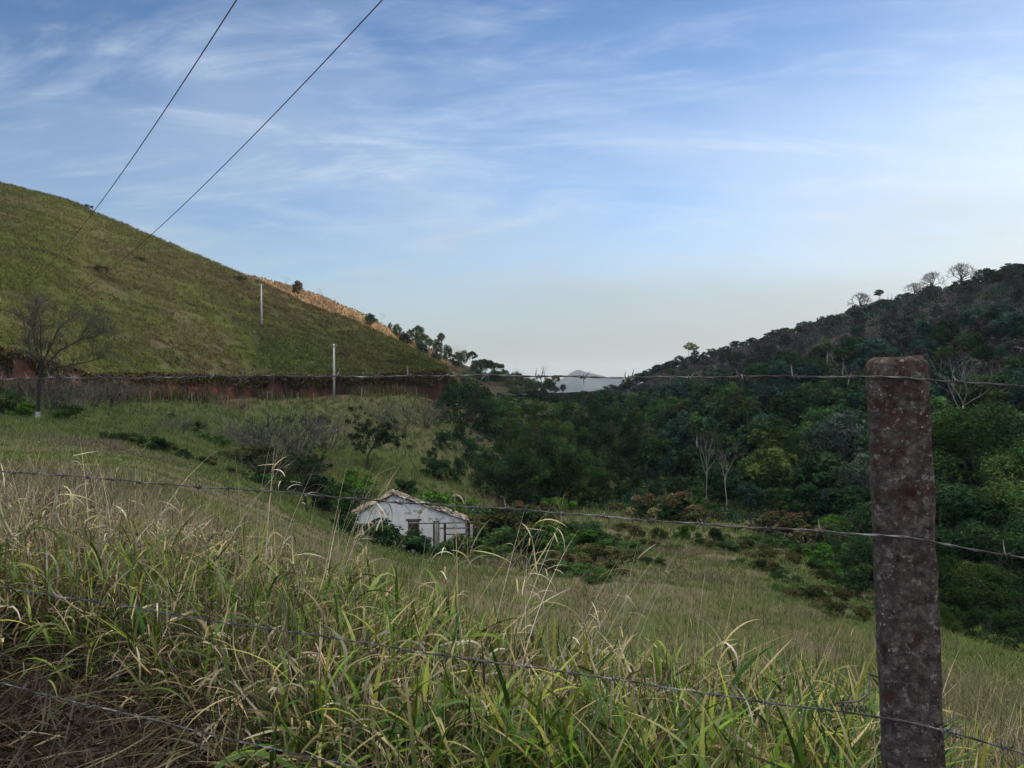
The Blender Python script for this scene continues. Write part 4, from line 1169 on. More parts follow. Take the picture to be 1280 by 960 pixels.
# flat ground before the hill foot
for px, Y, pt_, kk in [(820, 130, 545, 'dk'), (845, 120, 560, 'bl'), (868, 118, 552, 'dk'), (892, 112, 570, 'dk'), (850, 150, 520, 'bl'), (880, 140, 528, 'sl'), (872, 144, 515, 'sl'), (905, 135, 540, 'dk'), (930, 108, 575, 'bl'), (955, 106, 560, 'dk'),
                       (985, 112, 548, 'dk'), (1005, 104, 575, 'bl'), (1030, 100, 560, 'dk'), (1055, 100, 570, 'md'), (1080, 96, 575, 'dk'), (845, 105, 590, 'dk'), (900, 96, 596, 'dk'), (940, 92, 600, 'bl'), (1070, 84, 600, 'dk'), (1040, 86, 604, 'bl'),
                       (820, 100, 596, 'dk'), (868, 96, 606, 'dk'), (985, 90, 606, 'md'), (1010, 88, 600, 'dk'), (965, 94, 606, 'dk'), (920, 100, 585, 'dk')]:
    nm, lb, gp = LBL[kk]
    put(random.choice(fw[kk]), nm, lb, 'tree', px, Y, top_H(px, Y, pt_), wide=random.uniform(0.9, 1.2), group=gp, sink=0.4)
yg = broad(450, 10, YG, 4200, 0.26, 0.35, 'bark_grey', 1.2, 0.17)
put(yg, 'yellow_green_tree', 'round yellow green tree in the wood, the lower and smaller of the two', 'tree', 966, 100, top_H(966, 100, 556), wide=1.0)
put(broad(451, 10, YG + MD, 4600, 0.26, 0.3, 'bark_grey', 1.5, 0.18), 'yellow_green_tree', 'wide olive green dome-shaped tree above the small yellow green one', 'tree', 975, 122, top_H(975, 122, 531), wide=1.15)
dd = bare(460, 10, 'bark_pale', 'twig_pale', 0.45, 0.15, (4, 4, 3), 3, (25, 55), 1.0, 0.3, 0.1)
put(dd, 'pale_dead_tree', 'forked dead tree with near white trunk, left of the yellow green tree', 'tree', 911, 90, top_H(911, 90, 545), wide=0.6, rz=0.5)
put(fw['bp'][0], 'pale_dead_tree', 'leaning pale dead tree left of the near white forked one', 'tree', 884, 98, top_H(884, 98, 534), wide=0.6, rz=2.2)
gl = broad(470, 10, GRY, 1400, 0.2, 0.35, 'bark_grey', 0.95, 0.15, False)
put(gl, 'silver_leaf_tree', 'silvery leaved tree in the dark wood just left of the fence post', 'tree', 1050, 112, top_H(1050, 112, 508), wide=1.0)
put(gl, 'silver_leaf_tree', 'lower silvery grey tree at the left edge of the fence post', 'tree', 1080, 92, top_H(1080, 92, 560), wide=0.9)

# --- right of the post: the big green tree and the thicket below it
bg = broad(480, 10, DK + MD[:2], 15000, 0.115, 0.2, 'bark_grey', 1.05, 0.19)
put(bg, 'big_green_tree', 'big rounded green tree right of the fence post, tallest of the near thicket', 'tree', 1222, 75, top_H(1222, 75, 500), wide=1.05)
put(broad(481, 10, YG[:1] + MD, 11000, 0.115, 0.2, 'bark_grey', 1.0, 0.18), 'light_green_tree', 'lighter green tree right of the big rounded one at the right edge', 'tree', 1275, 66, top_H(1275, 66, 540), wide=0.95)
th = [skirted(490 + k, 6, [DK, MD, DK + MD, MD + LIT[:1]][k], 8000, 0.095, 0.3, 0.5) for k in range(4)]
for px, Y, pt_, kk in [(1190, 62, 590, 0), (1240, 60, 600, 2), (1290, 58, 590, 1), (1160, 66, 580, 0), (1130, 66, 596, 0), (1200, 50, 650, 2), (1250, 48, 640, 0), (1300, 46, 650, 2), (1165, 50, 650, 0), (1215, 42, 690, 1), (1265, 40, 700, 2), (1180, 42, 705, 3),
                       (1300, 38, 720, 0), (1235, 34, 750, 0), (1275, 32, 775, 0), (1200, 35, 755, 3), (1170, 37, 745, 1), (1320, 50, 620, 0), (1100, 62, 615, 0), (1120, 52, 660, 2), (1090, 54, 660, 0), (1345, 42, 690, 2), (1250, 30, 810, 0), (1300, 29, 810, 2)]:
    put(th[kk], 'thicket_bush', 'leafy green bush in the dense thicket below the big tree right of the post', 'bush', px, Y, top_H(px, Y, pt_), 6.0, wide=random.uniform(1.0, 1.3), group='bushes of the thicket round the fence post', sink=0.3)

# --- meadow edge: bushes that run from the wood down towards the post
mh = [shrub(500 + k, 3.0, [DK, MD, MD + LIT, OLV][k], 2800, 0.11, 0.7) for k in range(4)]
for px, Y, pt_, kk in [(925, 74, 655, 0), (950, 70, 662, 1), (978, 66, 662, 0), (1005, 62, 668, 1), (1030, 60, 672, 2), (1060, 58, 672, 1), (960, 60, 682, 0), (990, 56, 690, 1), (1020, 52, 694, 0), (1050, 50, 695, 2), (1080, 48, 700, 0), (1010, 46, 718, 1),
                       (1040, 44, 722, 2), (1070, 42, 728, 0), (1095, 40, 738, 1), (1060, 37, 755, 2), (1090, 36, 762, 0), (1030, 48, 706, 3), (1110, 44, 720, 0), (1125, 36, 765, 1)]:
    put(mh[kk], 'edge_bush', 'rounded green bush in the band between the meadow and the thicket left of the post', 'bush', px, Y, top_H(px, Y, pt_), 3.0, wide=random.uniform(1.0, 1.35), group='bushes along the right edge of the meadow')
tall = [shrub(520 + k, 3.0, YG + LIT, 2400, 0.13, 0.5) for k in range(2)]
for px, Y, pt_ in [(1050, 78, 634), (1072, 76, 632), (1095, 74, 630), (1035, 80, 640), (1120, 70, 630)]:
    put(tall[int(px) % 2], 'reed_clump', 'pale green reedy clump at the foot of the wood just left of the post', 'reeds', px, Y, top_H(px, Y, pt_), 3.0, wide=1.3, group='reedy clumps left of the post')
rs = [shrub(530 + k, 2.5, OLV + DK[:1], 2200, 0.11, 0.75, tops=RUST) for k in range(2)]
for px, Y, pt_, lb in [(800, 82, 612, 'rust-topped shrub at the wood edge, leftmost of the rusty group'), (838, 80, 608, 'wide rust-topped shrub at the wood edge below the dark trees'), (978, 76, 634, 'rusty orange shrub beside the pale reeds near the post'),
                       (1008, 74, 636, 'rusty orange shrub right next to the pale reeds'), (868, 80, 622, 'low olive shrub right of the wide rust-topped one')]:
    put(rs[int(px) % 2], 'rusty_shrub', lb, 'shrub', px, Y, top_H(px, Y, pt_), 2.5, wide=1.5)
for px, Y, pt_, kk, lb in [(795, 62, 655, 3, 'small rounded brown shrub at the top of the meadow, left of the brownish one'), (822, 60, 655, 3, 'small brownish shrub on the open meadow beside the green one'), (860, 62, 650, 2, 'single bright green sapling bush on the open meadow'), (893, 62, 655, 0, 'small dark shrub right of the bright sapling bush on the meadow')]:
    put(mh[kk], 'meadow_shrub', lb, 'shrub', px, Y, top_H(px, Y, pt_), 3.0, wide=0.8)
k = 0
for px, Y, h_ in [(735, 60, 1.1), (752, 55, 1.4), (770, 58, 1.0), (784, 52, 1.3), (748, 44, 1.2), (772, 44, 0.9), (806, 56, 0.8), (840, 56, 0.7), (878, 58, 0.9), (910, 56, 0.9), (932, 58, 1.2), (930, 48, 0.9), (955, 46, 1.0), (985, 42, 0.9), (965, 52, 1.2), (1000, 38, 0.9), (1025, 36, 1.0), (820, 44, 0.7),
                 (705, 38, 1.1), (730, 36, 1.0), (760, 38, 0.9), (680, 40, 1.2), (790, 46, 0.8), (850, 64, 0.8), (780, 68, 1.0), (900, 66, 0.9), (1050, 33, 0.9), (945, 64, 1.3)]:
    put(mh[(3, 0, 3, 1)[k % 4]], 'meadow_bush', 'low brown or dull green bush scattered over the open meadow and along its rims', 'bush', px, Y, h_, 3.0, wide=random.uniform(1.5, 2.1), group='low bushes scattered on the meadow'); k += 1
# --- bushes round the house and on the near meadow
for px, Y, pt_, kk, lb in [(447, 53, 636, 0, 'dark bush covering the left corner of the white house'), (468, 52, 650, 1, 'green bush against the front wall of the white house, left of the window'), (490, 51, 652, 0, 'dark bush before the white house below its window'), (514, 51, 664, 3, 'olive bush before the door of the white house'),
                           (545, 51, 672, 2, 'bright green bush before the porch of the white house'), (572, 52, 664, 0, 'dark bush under the porch end of the white house'), (600, 56, 646, 1, 'green bush touching the right end of the white house'), (425, 56, 644, 1, 'green bush left of the white house wall'),
                           (620, 60, 636, 3, 'tall olive bush right of the white house'), (648, 62, 632, 0, 'dark tall bush between the house and the meadow'), (640, 52, 662, 0, 'round dark bush in the hollow right of the house'), (672, 54, 655, 1, 'green bush right of the round dark one'),
                           (700, 56, 650, 2, 'bright green bush where meadow meets the hollow'), (725, 58, 652, 0, 'dark bush at the left rim of the open meadow'), (690, 46, 690, 3, 'olive bush in the hollow above the dry stalks'), (660, 44, 694, 0, 'dark low bush in the hollow above the dry stalks'), (620, 46, 684, 1, 'green low bush in the hollow below the house end'),
                           (590, 44, 694, 0, 'dark low bush below the porch end'), (745, 48, 680, 0, 'dark bush halfway down the left rim of the meadow'), (715, 42, 705, 3, 'olive brown bush lower on the left rim of the meadow'), (765, 50, 672, 1, 'green bush beside the dark one on the left rim of the meadow')]:
    put(mh[kk], 'house_bush' if px < 610 else 'hollow_bush', lb, 'bush', px, Y, top_H(px, Y, pt_ - (5 if px > 610 else 0)), 3.0, wide=1.7 if px < 500 or px > 610 else 1.3)
back = [shrub(560 + k, 3.0, LIT + MD, 2600, 0.11, 0.7) for k in range(2)]
for px, Y, pt_, lb in [(530, 68, 598, 'bright green bush behind the white house roof'), (560, 68, 618, 'bright green bush behind the right slope of the roof'), (585, 72, 612, 'light green bush between the roof end and the dark grove'), (505, 70, 612, 'small green bush just behind the roof peak'), (700, 88, 614, 'solid mid green round bush under the dark grove')]:
    put(back[int(px) % 2], 'green_bush', lb, 'bush', px, Y, top_H(px, Y, pt_), 3.0, wide=1.0)
for px, Y, pt_, lb in [(625, 74, 618, 'rust-topped shrub right of the house under the grove, leftmost of three'), (650, 78, 620, 'rust-topped shrub under the grove, middle of three'), (672, 80, 624, 'rust-topped shrub under the grove, rightmost of three')]:
    put(rs[int(px) % 2], 'rusty_shrub', lb, 'shrub', px, Y, top_H(px, Y, pt_), 2.5, wide=1.0)
for px, Y, pt_, kk in [(345, 66, 572, 1), (362, 70, 556, 0), (330, 74, 548, 3), (300, 76, 552, 3), (270, 84, 534, 1), (245, 90, 522, 3), (215, 96, 514, 3), (395, 76, 574, 0), (418, 74, 588, 1), (440, 80, 582, 2), (500, 84, 594, 0), (535, 100, 566, 0),
                       (400, 120, 516, 3), (360, 118, 518, 3), (425, 66, 606, 1), (455, 70, 606, 0)]:
    put(mh[kk], 'slope_shrub', 'green or olive shrub scattered on the grassy slope between the road and the white house', 'shrub', px, Y, top_H(px, Y, pt_), 3.0, wide=1.2, group='shrubs scattered on the slope behind the house')
for px, py in [(110, 261), (124, 340), (176, 326), (301, 351)]:
    l_ = lh_at(px, py)
    put(mh[3 if px % 3 else 0], 'hill_tuft', 'small dark bush dotted on the steep green hill', 'bush', px, 0, random.uniform(0.9, 1.6), 3.0, loc=l_, wide=1.5, group='small bushes dotted on the green hill')
# dark shrubs in the gully of the left slope and single shrubs on that slope
for px, Y, pt_ in [(130, 52, 540), (155, 53, 546), (180, 54, 552), (205, 55, 557), (230, 56, 562), (255, 57, 568), (285, 58, 574), (310, 58, 580), (335, 60, 584)]:
    put(mh[3 if int(px) % 2 else 0], 'gully_shrub', 'low dark shrub in the line along the gully of the left slope', 'shrub', px, Y, 1.1, 3.0, wide=1.6, group='shrubs along the gully')


# --- upper right hill: leafless scrub that reads as one mass
def hill_scrub():
    acc = Acc(); rnd = random.Random(77)
    n = 4300
    px = rng.uniform(690, 1420, n); t = rng.uniform(0.02, 1.0, n); X, Y, Z = RH.at(px, t)
    dens = fbm(X * 0.03, Y * 0.03, 61, 3)
    H = rng.uniform(1.6, 4.2, n) * np.where(t < 0.4, 1.3, 1.0)
    k = 40
    cl = np.where(((dens > 0.62) | (t < 0.25))[:, None], pick([np.array(c) for c in DK + BLU], [1] * 6, n), pick([np.array(c) for c in BRN] + [np.array((0.07, 0.064, 0.06))], [1, 1, 1, 1], n))
    N = n * k
    d = rng.normal(0, 1, (N, 3)); d /= np.linalg.norm(d, axis=1, keepdims=True); d[:, 2] = np.abs(d[:, 2])
    C = np.repeat(np.stack([X, Y, Z], 1), k, 0); hh = np.repeat(H, k)
    P = C + d * (hh * rng.uniform(0.5, 1.0, N))[:, None] * np.array((0.85, 0.85, 1.0))
    nr = d + rng.normal(0, 0.7, (N, 3)); nr /= np.linalg.norm(nr, axis=1, keepdims=True)
    a = np.cross(nr, rng.normal(0, 1, (N, 3))); a /= np.linalg.norm(a, axis=1, keepdims=True); b = np.cross(nr, a)
    s = rng.uniform(0.22, 0.55, N)[:, None]
    V = np.stack([P - a * s, P - b * s * 0.5, P + a * s, P + b * s * 0.5], 1).reshape(-1, 3)
    acc.add((V, np.arange(N * 4).reshape(-1, 4), np.repeat(np.repeat(cl, k, 0) * rng.uniform(0.7, 1.3, (N, 1)), 4, 0)))
    # thin pale stems in the scrub
    n = 500
    px = rng.uniform(780, 1420, n); t = rng.uniform(0.1, 0.98, n); X, Y, Z = RH.at(px, t)
    acc.add(blades(np.stack([X, Y, Z], 1), rng.uniform(0, 2 * PI, n), np.abs(rng.normal(0.05, 0.06, n)), rng.normal(0.1, 0.1, n), rng.uniform(3, 7, n), rng.uniform(0.12, 0.25, n), pick([np.array((0.15, 0.14, 0.125)), np.array((0.09, 0.08, 0.072))], [1, 2], n), 3))
    return acc.mesh('hillside_scrub', M['leaf'])


stuff('hillside_scrub', hill_scrub(), 'grey brown leafless scrub covering the upper slope of the right hill', 'scrub')


def valley_brush():
    """low brush that fills the ground between the trees of the valley floor"""
    acc = Acc()
    n = 2600
    px = rng.uniform(545, 1420, n); Y = np.exp(rng.uniform(math.log(40), math.log(330), n))
    lim = np.interp(px, [545, 640, 760, 830, 1000, 1080, 1150, 1280, 1420], [130, 96, 90, 84, 80, 60, 46, 36, 32])
    k = Y > lim; px, Y = px[k], Y[k]; X = (px - CX) / F * Y
    Z = base_z(X, Y); n = len(X); k = 44; N = n * k
    H = rng.uniform(0.8, 2.2, n)
    d = rng.normal(0, 1, (N, 3)); d /= np.linalg.norm(d, axis=1, keepdims=True); d[:, 2] = np.abs(d[:, 2])
    P = np.repeat(np.stack([X, Y, Z], 1), k, 0) + d * (np.repeat(H, k) * rng.uniform(0.4, 1.0, N))[:, None] * np.array((1.3, 1.3, 1.0))
    nr = d + rng.normal(0, 0.7, (N, 3)); nr /= np.linalg.norm(nr, axis=1, keepdims=True)
    a = np.cross(nr, rng.normal(0, 1, (N, 3))); a /= np.linalg.norm(a, axis=1, keepdims=True); b = np.cross(nr, a)
    s = (rng.uniform(0.1, 0.22, N) * (1 + np.repeat(Y, k) / 150))[:, None]
    V = np.stack([P - a * s, P - b * s * 0.5, P + a * s, P + b * s * 0.5], 1).reshape(-1, 3)
    cl = pick([np.array(c) for c in DK + MD + BLU], [1] * 9, n)
    acc.add((V, np.arange(N * 4).reshape(-1, 4), np.repeat(np.repeat(cl, k, 0) * rng.uniform(0.7, 1.3, (N, 1)), 4, 0)))
    return acc.mesh('valley_brush', M['leaf'])


stuff('valley_brush', valley_brush(), 'dark low brush filling the valley floor between the trees', 'brush')


# ------------------------------------------------------------------ the ruined house
def house():
    Yh = 56.0; x0 = (443 - CX) / F * Yh
    zb = EZ + (HY - 690) / F * Yh
    h = thing('ruined_house', 'small abandoned white gabled house with sagging tile roof and broken porch, half hidden in bushes', 'house', (x0, Yh, zb), R(9))
    Wd, D, T = 8.7, 1.6, 0.18
    peak = (2.8, 4.2); el = (0.0, 2.75); er = (8.2, 2.1)
    top = lambda x: np.interp(x, [el[0], peak[0], er[0]], [el[1], peak[1], er[1]])
    w = MB()

    def strip(xa, xb, za, zb_, y0, y1):   # a block of wall whose top follows the roof where zb_ is None
        ta, tb = (top(xa), top(xb)) if zb_ is None else (zb_, zb_)
        w.add([(xa, y0, za), (xb, y0, za), (xb, y1, za), (xa, y1, za), (xa, y0, ta), (xb, y0, tb), (xb, y1, tb), (xa, y1, ta)],
              [(0, 3, 2, 1), (4, 5, 6, 7), (0, 1, 5, 4), (1, 2, 6, 5), (2, 3, 7, 6), (3, 0, 4, 7)])
    ops = [(3.9, 4.75, 0.9, 2.15), (5.75, 6.25, 0.0, 2.1)]     # window, door
    xs_ = [0.0, 3.0]
    strip(0, 1.5, -0.6, None, 0, T); strip(1.5, 2.8, -0.6, None, 0, T); strip(2.8, 3.9, -0.6, None, 0, T)
    strip(3.9, 4.75, -0.6, 0.9, 0, T); strip(3.9, 4.75, 2.15, None, 0, T)
    strip(4.75, 5.75, -0.6, None, 0, T); strip(5.75, 6.25, 2.1, None, 0, T); strip(6.25, 8.2, -0.6, None, 0, T)
    for ya, yb in ((D - T, D),):
        strip(0, 2.8, -0.6, None, ya, yb); strip(2.8, 8.2, -0.6, None, ya, yb)
    w.box(0, T, T, D - T, -0.6, el[1]); w.box(er[0] - T, er[0], T, D - T, -0.6, er[1])
    w.build('wall', M['wall'], h)
    # roof: rows of barrel tiles as a rippled thick sheet, some tiles missing at the verge
    rnd = random.Random(4)

    def slope(xa, za, xb, zb_, lost=0.22):
        rf = MB(); n = 24; m = 22
        L = math.hypot(xb - xa, zb_ - za); nx, nz = -(zb_ - za) / L, (xb - xa) / L
        if nz < 0: nx, nz = -nx, -nz
        vs, fs = [], []
        for side in (0, 1):
            for j in range(m + 1):
                y = -0.16 + (D + 0.4) * j / m
                for i in range(n + 1):
                    f = i / n
                    rip = 0.04 * math.sin(j * PI * 0.9) + 0.03 * ((f * 12) % 1.0) + 0.05 * math.sin(f * 5 + y * 0.8) - 0.16 * math.sin(PI * f) * math.sin(PI * min(1, max(0, y / D)))
                    rag = (rnd.uniform(-0.14, 0.12) if j == 0 else 0)
                    o = 0.05 + rip + (0.05 if side else 0)
                    vs.append((xa + (xb - xa) * f + nx * o, y + rag, za + (zb_ - za) * f + nz * o))
        c = (m + 1) * (n + 1)
        for j in range(m):
            for i in range(n):
                if rnd.random() < lost or math.sin(i * 0.9 + xa) + math.sin(j * 0.35 + i * 0.5) > 1.55: continue
                a = j * (n + 1) + i
                fs.append((a, a + n + 1, a + n + 2, a + 1)); fs.append((c + a, c + a + 1, c + a + n + 2, c + a + n + 1))
                if j == 0: fs.append((a, a + 1, c + a + 1, c + a))
        rf.add(vs, fs)
        return rf
    e0 = -0.22
    slope(e0, el[1] - 0.22 * (peak[1] - el[1]) / 2.8, peak[0], peak[1]).build('roof', M['tile'], h, False)
    slope(er[0] + 0.2, er[1] - 0.2 * (peak[1] - er[1]) / 5.4, peak[0], peak[1], 0.5).build('roof', M['tile'], h, False)
    rb = MB(); rb.tube([(peak[0], -0.2 + k * 0.42, peak[1] + 0.1 + 0.03 * (k % 2) - 0.02 * k) for k in range(5)], [0.11 + 0.03 * (k % 2) for k in range(5)], 8); rb.build('ridge_cap', M['tile'], h)
    for xa, xb, dz in ((e0, peak[0], 0), (er[0] + 0.2, peak[0], 0)):
        za = el[1] - 0.14 if xa < 0 else er[1] - 0.1
        b = MB(); b.tube([(xa, -0.08, za), (xb, -0.08, peak[1] - 0.03)], 0.05, 5); b.build('verge_board', M['timber'], h)
    # window and door
    f = MB()
    f.box(3.9, 3.97, 0.03, 0.13, 0.9, 2.15); f.box(4.68, 4.75, 0.03, 0.13, 0.9, 2.15); f.box(3.97, 4.68, 0.03, 0.13, 2.07, 2.15); f.box(3.97, 4.68, 0.03, 0.13, 0.9, 0.98)
    wf = f.build('window', M['darkwood'], h)
    s = MB(); s.box(3.99, 4.66, 0.09, 0.12, 0.98, 1.95); s.build('shutter', M['darkwood'], wf)
    l = MB(); l.box(3.75, 4.9, -0.03, 0.1, 2.16, 2.3); l.build('lintel', M['timber'], h)
    d = MB(); d.box(5.77, 5.83, 0.04, 0.14, 0, 2.08); d.box(6.17, 6.23, 0.04, 0.14, 0, 2.08); d.box(5.83, 6.17, 0.04, 0.14, 2.0, 2.08)
    df = d.build('door', M['timber'], h)
    q = MB(); q.box(5.84, 5.88, 0.16, 0.55, 0, 2.0); q.build('door_leaf', M['darkwood'], df)
    # broken porch: posts, rails and a fallen board
    for px_, top_ in ((6.55, 2.2), (8.5, 2.0)):
        p = MB(); p.box(px_ - 0.09, px_ + 0.09, -1.55, -1.37, -0.9, top_); p.build('porch_post', M['darkwood'] if px_ < 7 else M['whitewash'], h)
    for za, xa, xb in ((2.2, 4.6, 8.8), (1.8, 6.2, 9.0), (1.35, 6.5, 8.5)):
        p = MB(); p.tube([(xa, -1.32, za), ((xa + xb) / 2, -1.32, za - 0.04), (xb, -1.32, za - 0.02)], 0.05, 5); p.build('porch_rail', M['timber'], h)
    for x_ in (7.3, 8.4):
        p = MB(); p.tube([(x_, -1.45, 2.2), (x_, 0.0, 2.5 - 0.06 * x_ + 0.1)], 0.045, 5); p.build('porch_rafter', M['timber'], h)
    p = MB(); p.tube([(7.6, -0.9, 0.75), (8.3, -0.7, 0.62)], 0.07, 5); p.build('fallen_board', M['darkwood'], h)
    return h


house()


# ------------------------------------------------------------------ poles, cables, stakes
def utility_pole(H=9.0):
    o = thing('utility_pole', 'pale concrete utility pole with short crossarm standing in front of the red cut', 'utility pole', group='utility poles on the green hill')
    p = MB(); p.tube([(0, 0, -0.5), (0, 0, H * 0.5), (0, 0, H)], [0.20, 0.165, 0.125], 10); p.build('pole', M['pole'], o, True)
    c = MB(); c.box(-0.62, 0.62, -0.18, -0.125, H - 0.42, H - 0.28); c.build('crossarm', M['crossarm'], o)
    for x in (-0.5, 0.5):
        i = MB(); i.tube([(x, -0.15, H - 0.28), (x, -0.15, H - 0.2), (x, -0.15, H - 0.14), (x, -0.15, H - 0.06), (x, -0.15, H)], [0.03, 0.07, 0.045, 0.06, 0.03], 8); i.build('insulator', M['insulator'], o, True)
    return o


up_ = utility_pole()
Yp = 143.0; xp = (417.5 - CX) / F * Yp; zp = gz(xp, Yp)
up_.location = (xp, Yp, zp); s_ = (EZ + (HY - 430) / F * Yp - zp) / 9.0; up_.scale = (s_, s_, s_)
loc2 = lh_at(327, 406)
s2 = (EZ + (HY - 355) / F * loc2[1] - loc2[2]) / 9.0
dup(up_, loc2, 0.2, 'pale thin utility pole standing alone high on the green hill', (s2, s2, s2))
Ya = 80.0; xa_ = (-9 - CX) / F * Ya; za_ = gz(xa_, Ya); sa_ = (EZ + (HY - 371) / F * Ya - za_) / 9.0
pa = dup(up_, (xa_, Ya, za_), R(55), 'near utility pole at the left edge that carries the two overhead cables', (sa_, sa_, sa_))


def cable(A, Np, img, label):
    A = np.array(A); Np = np.array(Np)
    ss, zz = [0.0], [A[2]]
    for px, py in img:
        u = (px - CX) / F
        s = (u * A[1] - A[0]) / ((Np[0] - A[0]) - u * (Np[1] - A[1]))
        Y = A[1] + s * (Np[1] - A[1])
        ss.append(s); zz.append(EZ + (HY - py) / F * Y)
    wts = np.ones(len(ss)); wts[0] = 3
    c = np.polyfit(ss, zz, 3 if len(ss) > 4 else 2, w=wts)
    pts = []
    for s in np.concatenate([np.linspace(0, 1.0, 60), np.linspace(1.03, 1.3, 10)]):
        z = np.polyval(c, min(s, 1.0)) + (np.polyval(c, 1.0) - np.polyval(c, 0.98)) / 0.02 * max(0, s - 1.0)
        pts.append((A[0] + s * (Np[0] - A[0]), A[1] + s * (Np[1] - A[1]), z))
    m = MB(); m.tube(pts, 0.0135, 6)
    tag(m.build('power_cable', M['cable'], None, True), label, 'power cable', 'overhead power cables')


A1 = W(-6, 374, Ya); A2 = W(-3, 392, Ya)
cable(A1, W(298, 0, 16.0), [(30, 360), (120, 262), (190, 165), (298, 0)], 'left of the two dark overhead cables crossing the sky')
cable(A2, W(482, 0, 16.0), [(100, 365), (190, 295), (330, 155), (482, 0)], 'right of the two dark overhead cables crossing the sky')

st = MB(); st.tube([(0, 0, -0.3), (0.02, 0, 0.7), (0, 0, 1.4)], [0.05, 0.046, 0.042], 6); stm = st.mesh('fence_stake', M['stake'])
for px in (188, 240, 285, 334, 355, 372, 392, 452):
    y = float(np.interp(px, LH.px, LH.Yf)) - random.uniform(4.5, 6.5); x = (px - CX) / F * y
    o = link('fence_stake', stm); o.location = (x, y, gz(x, y)); o.rotation_euler = (random.uniform(-0.08, 0.08), random.uniform(-0.1, 0.1), random.uniform(0, 6)); s = random.uniform(0.9, 1.35); o.scale = (s, s, s)
    tag(o, 'small weathered stake in the row along the roadside under the red cut', 'stake', 'fence stakes along the roadside')

# ------------------------------------------------------------------ near fence
PX, PY = 0.757, 1.475
fd = Vector((-2.39, 1.0, 0)).normalized(); fn = Vector((-fd.y, fd.x, 0)); fn = -fn if fn.y > 0 else fn    # fn points to the camera side


def post_mesh():
    Wd, Dp = 0.104, 0.10; H = 1.78
    nz = 90; n = 10
    ring = []
    c = 0.016
    for k in range(4):
        cx_, cy_ = [(1, -1), (1, 1), (-1, 1), (-1, -1)][k]
        a0 = -PI / 2 + k * PI / 2
        for j in range(4):
            a = a0 + j / 3 * PI / 2
            ring.append((cx_ * (Wd / 2 - c) + c * math.cos(a), cy_ * (Dp / 2 - c) + c * math.sin(a)))
        nx_, ny_ = [(1, 1), (-1, 1), (-1, -1), (1, -1)][k]
        p0 = ring[-1]; p1 = (nx_ * (Wd / 2 - c) + c * math.cos(a0 + PI / 2), ny_ * (Dp / 2 - c) + c * math.sin(a0 + PI / 2))
        for j in range(1, n):
            ring.append((p0[0] + (p1[0] - p0[0]) * j / n, p0[1] + (p1[1] - p0[1]) * j / n))
    ring = np.array(ring); m = len(ring)
    zs = np.concatenate([np.linspace(-0.3, H - 0.014, nz), [H - 0.009, H - 0.004, H - 0.0005]])
    ins = np.concatenate([np.zeros(nz), [0.0025, 0.006, 0.012]])
    V = []
    for z, i_ in zip(zs, ins):
        f = 1 - i_ * 2 / Wd
        q = ring * f
        ang = np.arctan2(ring[:, 1], ring[:, 0])
        nz_ = (fbm(ang * 6 + 3, np.full(m, z * 24), 4, 4) - 0.5) * 0.008 + (fbm(ang * 14, np.full(m, z * 70), 7, 3) - 0.5) * 0.004
        rr = 1 + nz_ / 0.05
        V.append(np.stack([q[:, 0] * rr, q[:, 1] * rr, np.full(m, z) + (fbm(ring[:, 0] * 60 + 9, ring[:, 1] * 60, 3, 3) - 0.5) * (0.012 if z > H - 0.02 else 0)], 1))
    V.append(np.array([[0, 0, H]]))
    V = np.concatenate(V)
    fs = [tuple(f) for f in []]
    nr = len(zs)
    for j in range(nr - 1):
        for k in range(m):
            fs.append((j * m + k, j * m + (k + 1) % m, (j + 1) * m + (k + 1) % m, (j + 1) * m + k))
    for k in range(m):
        fs.append(((nr - 1) * m + k, (nr - 1) * m + (k + 1) % m, nr * m))
    me = bpy.data.meshes.new('post_body'); me.from_pydata(V.tolist(), [], fs); me.update(); me.materials.append(M['post'])
    me.polygons.foreach_set('use_smooth', np.ones(len(fs), bool))
    return me


Ztop = EZ + 26 / F * PY
zpost = Ztop - 1.78
rotp = math.atan2(fd.y, fd.x) - PI
post = thing('concrete_fence_post', 'weathered square concrete fence post with dark red and grey lichen, at the right front', 'fence post', (PX, PY, zpost), rotp)
post.rotation_euler = (0, R(-2.3), rotp)
pm = post_mesh()
link('post_body', pm, post)
# leaning pivots at the top so the head stays where it is seen
import mathutils
leanv = mathutils.Euler((0, R(-2.3), rotp)).to_matrix() @ Vector((0, 0, 1.78))
post.location = (PX - leanv.x - 0.012, PY - leanv.y, zpost)

LPOST = Vector((PX, PY, 0)) + fd * 3.57; RPOST = Vector((PX, PY, 0)) - fd * 3.57
rise = [0.0, -0.297, -0.638, -0.955]            # wires below the eye at the post
left_in = {0: 468, 1: 582, 2: 722, 3: 838}
wire_labels = ['topmost barbed wire strand, running level with the skyline past the post head', 'second barbed wire strand from the top, crossing before the white house', 'third barbed wire strand, tied to the post and passing through the grass tops', 'lowest barbed wire strand, low over the dry litter at bottom left']


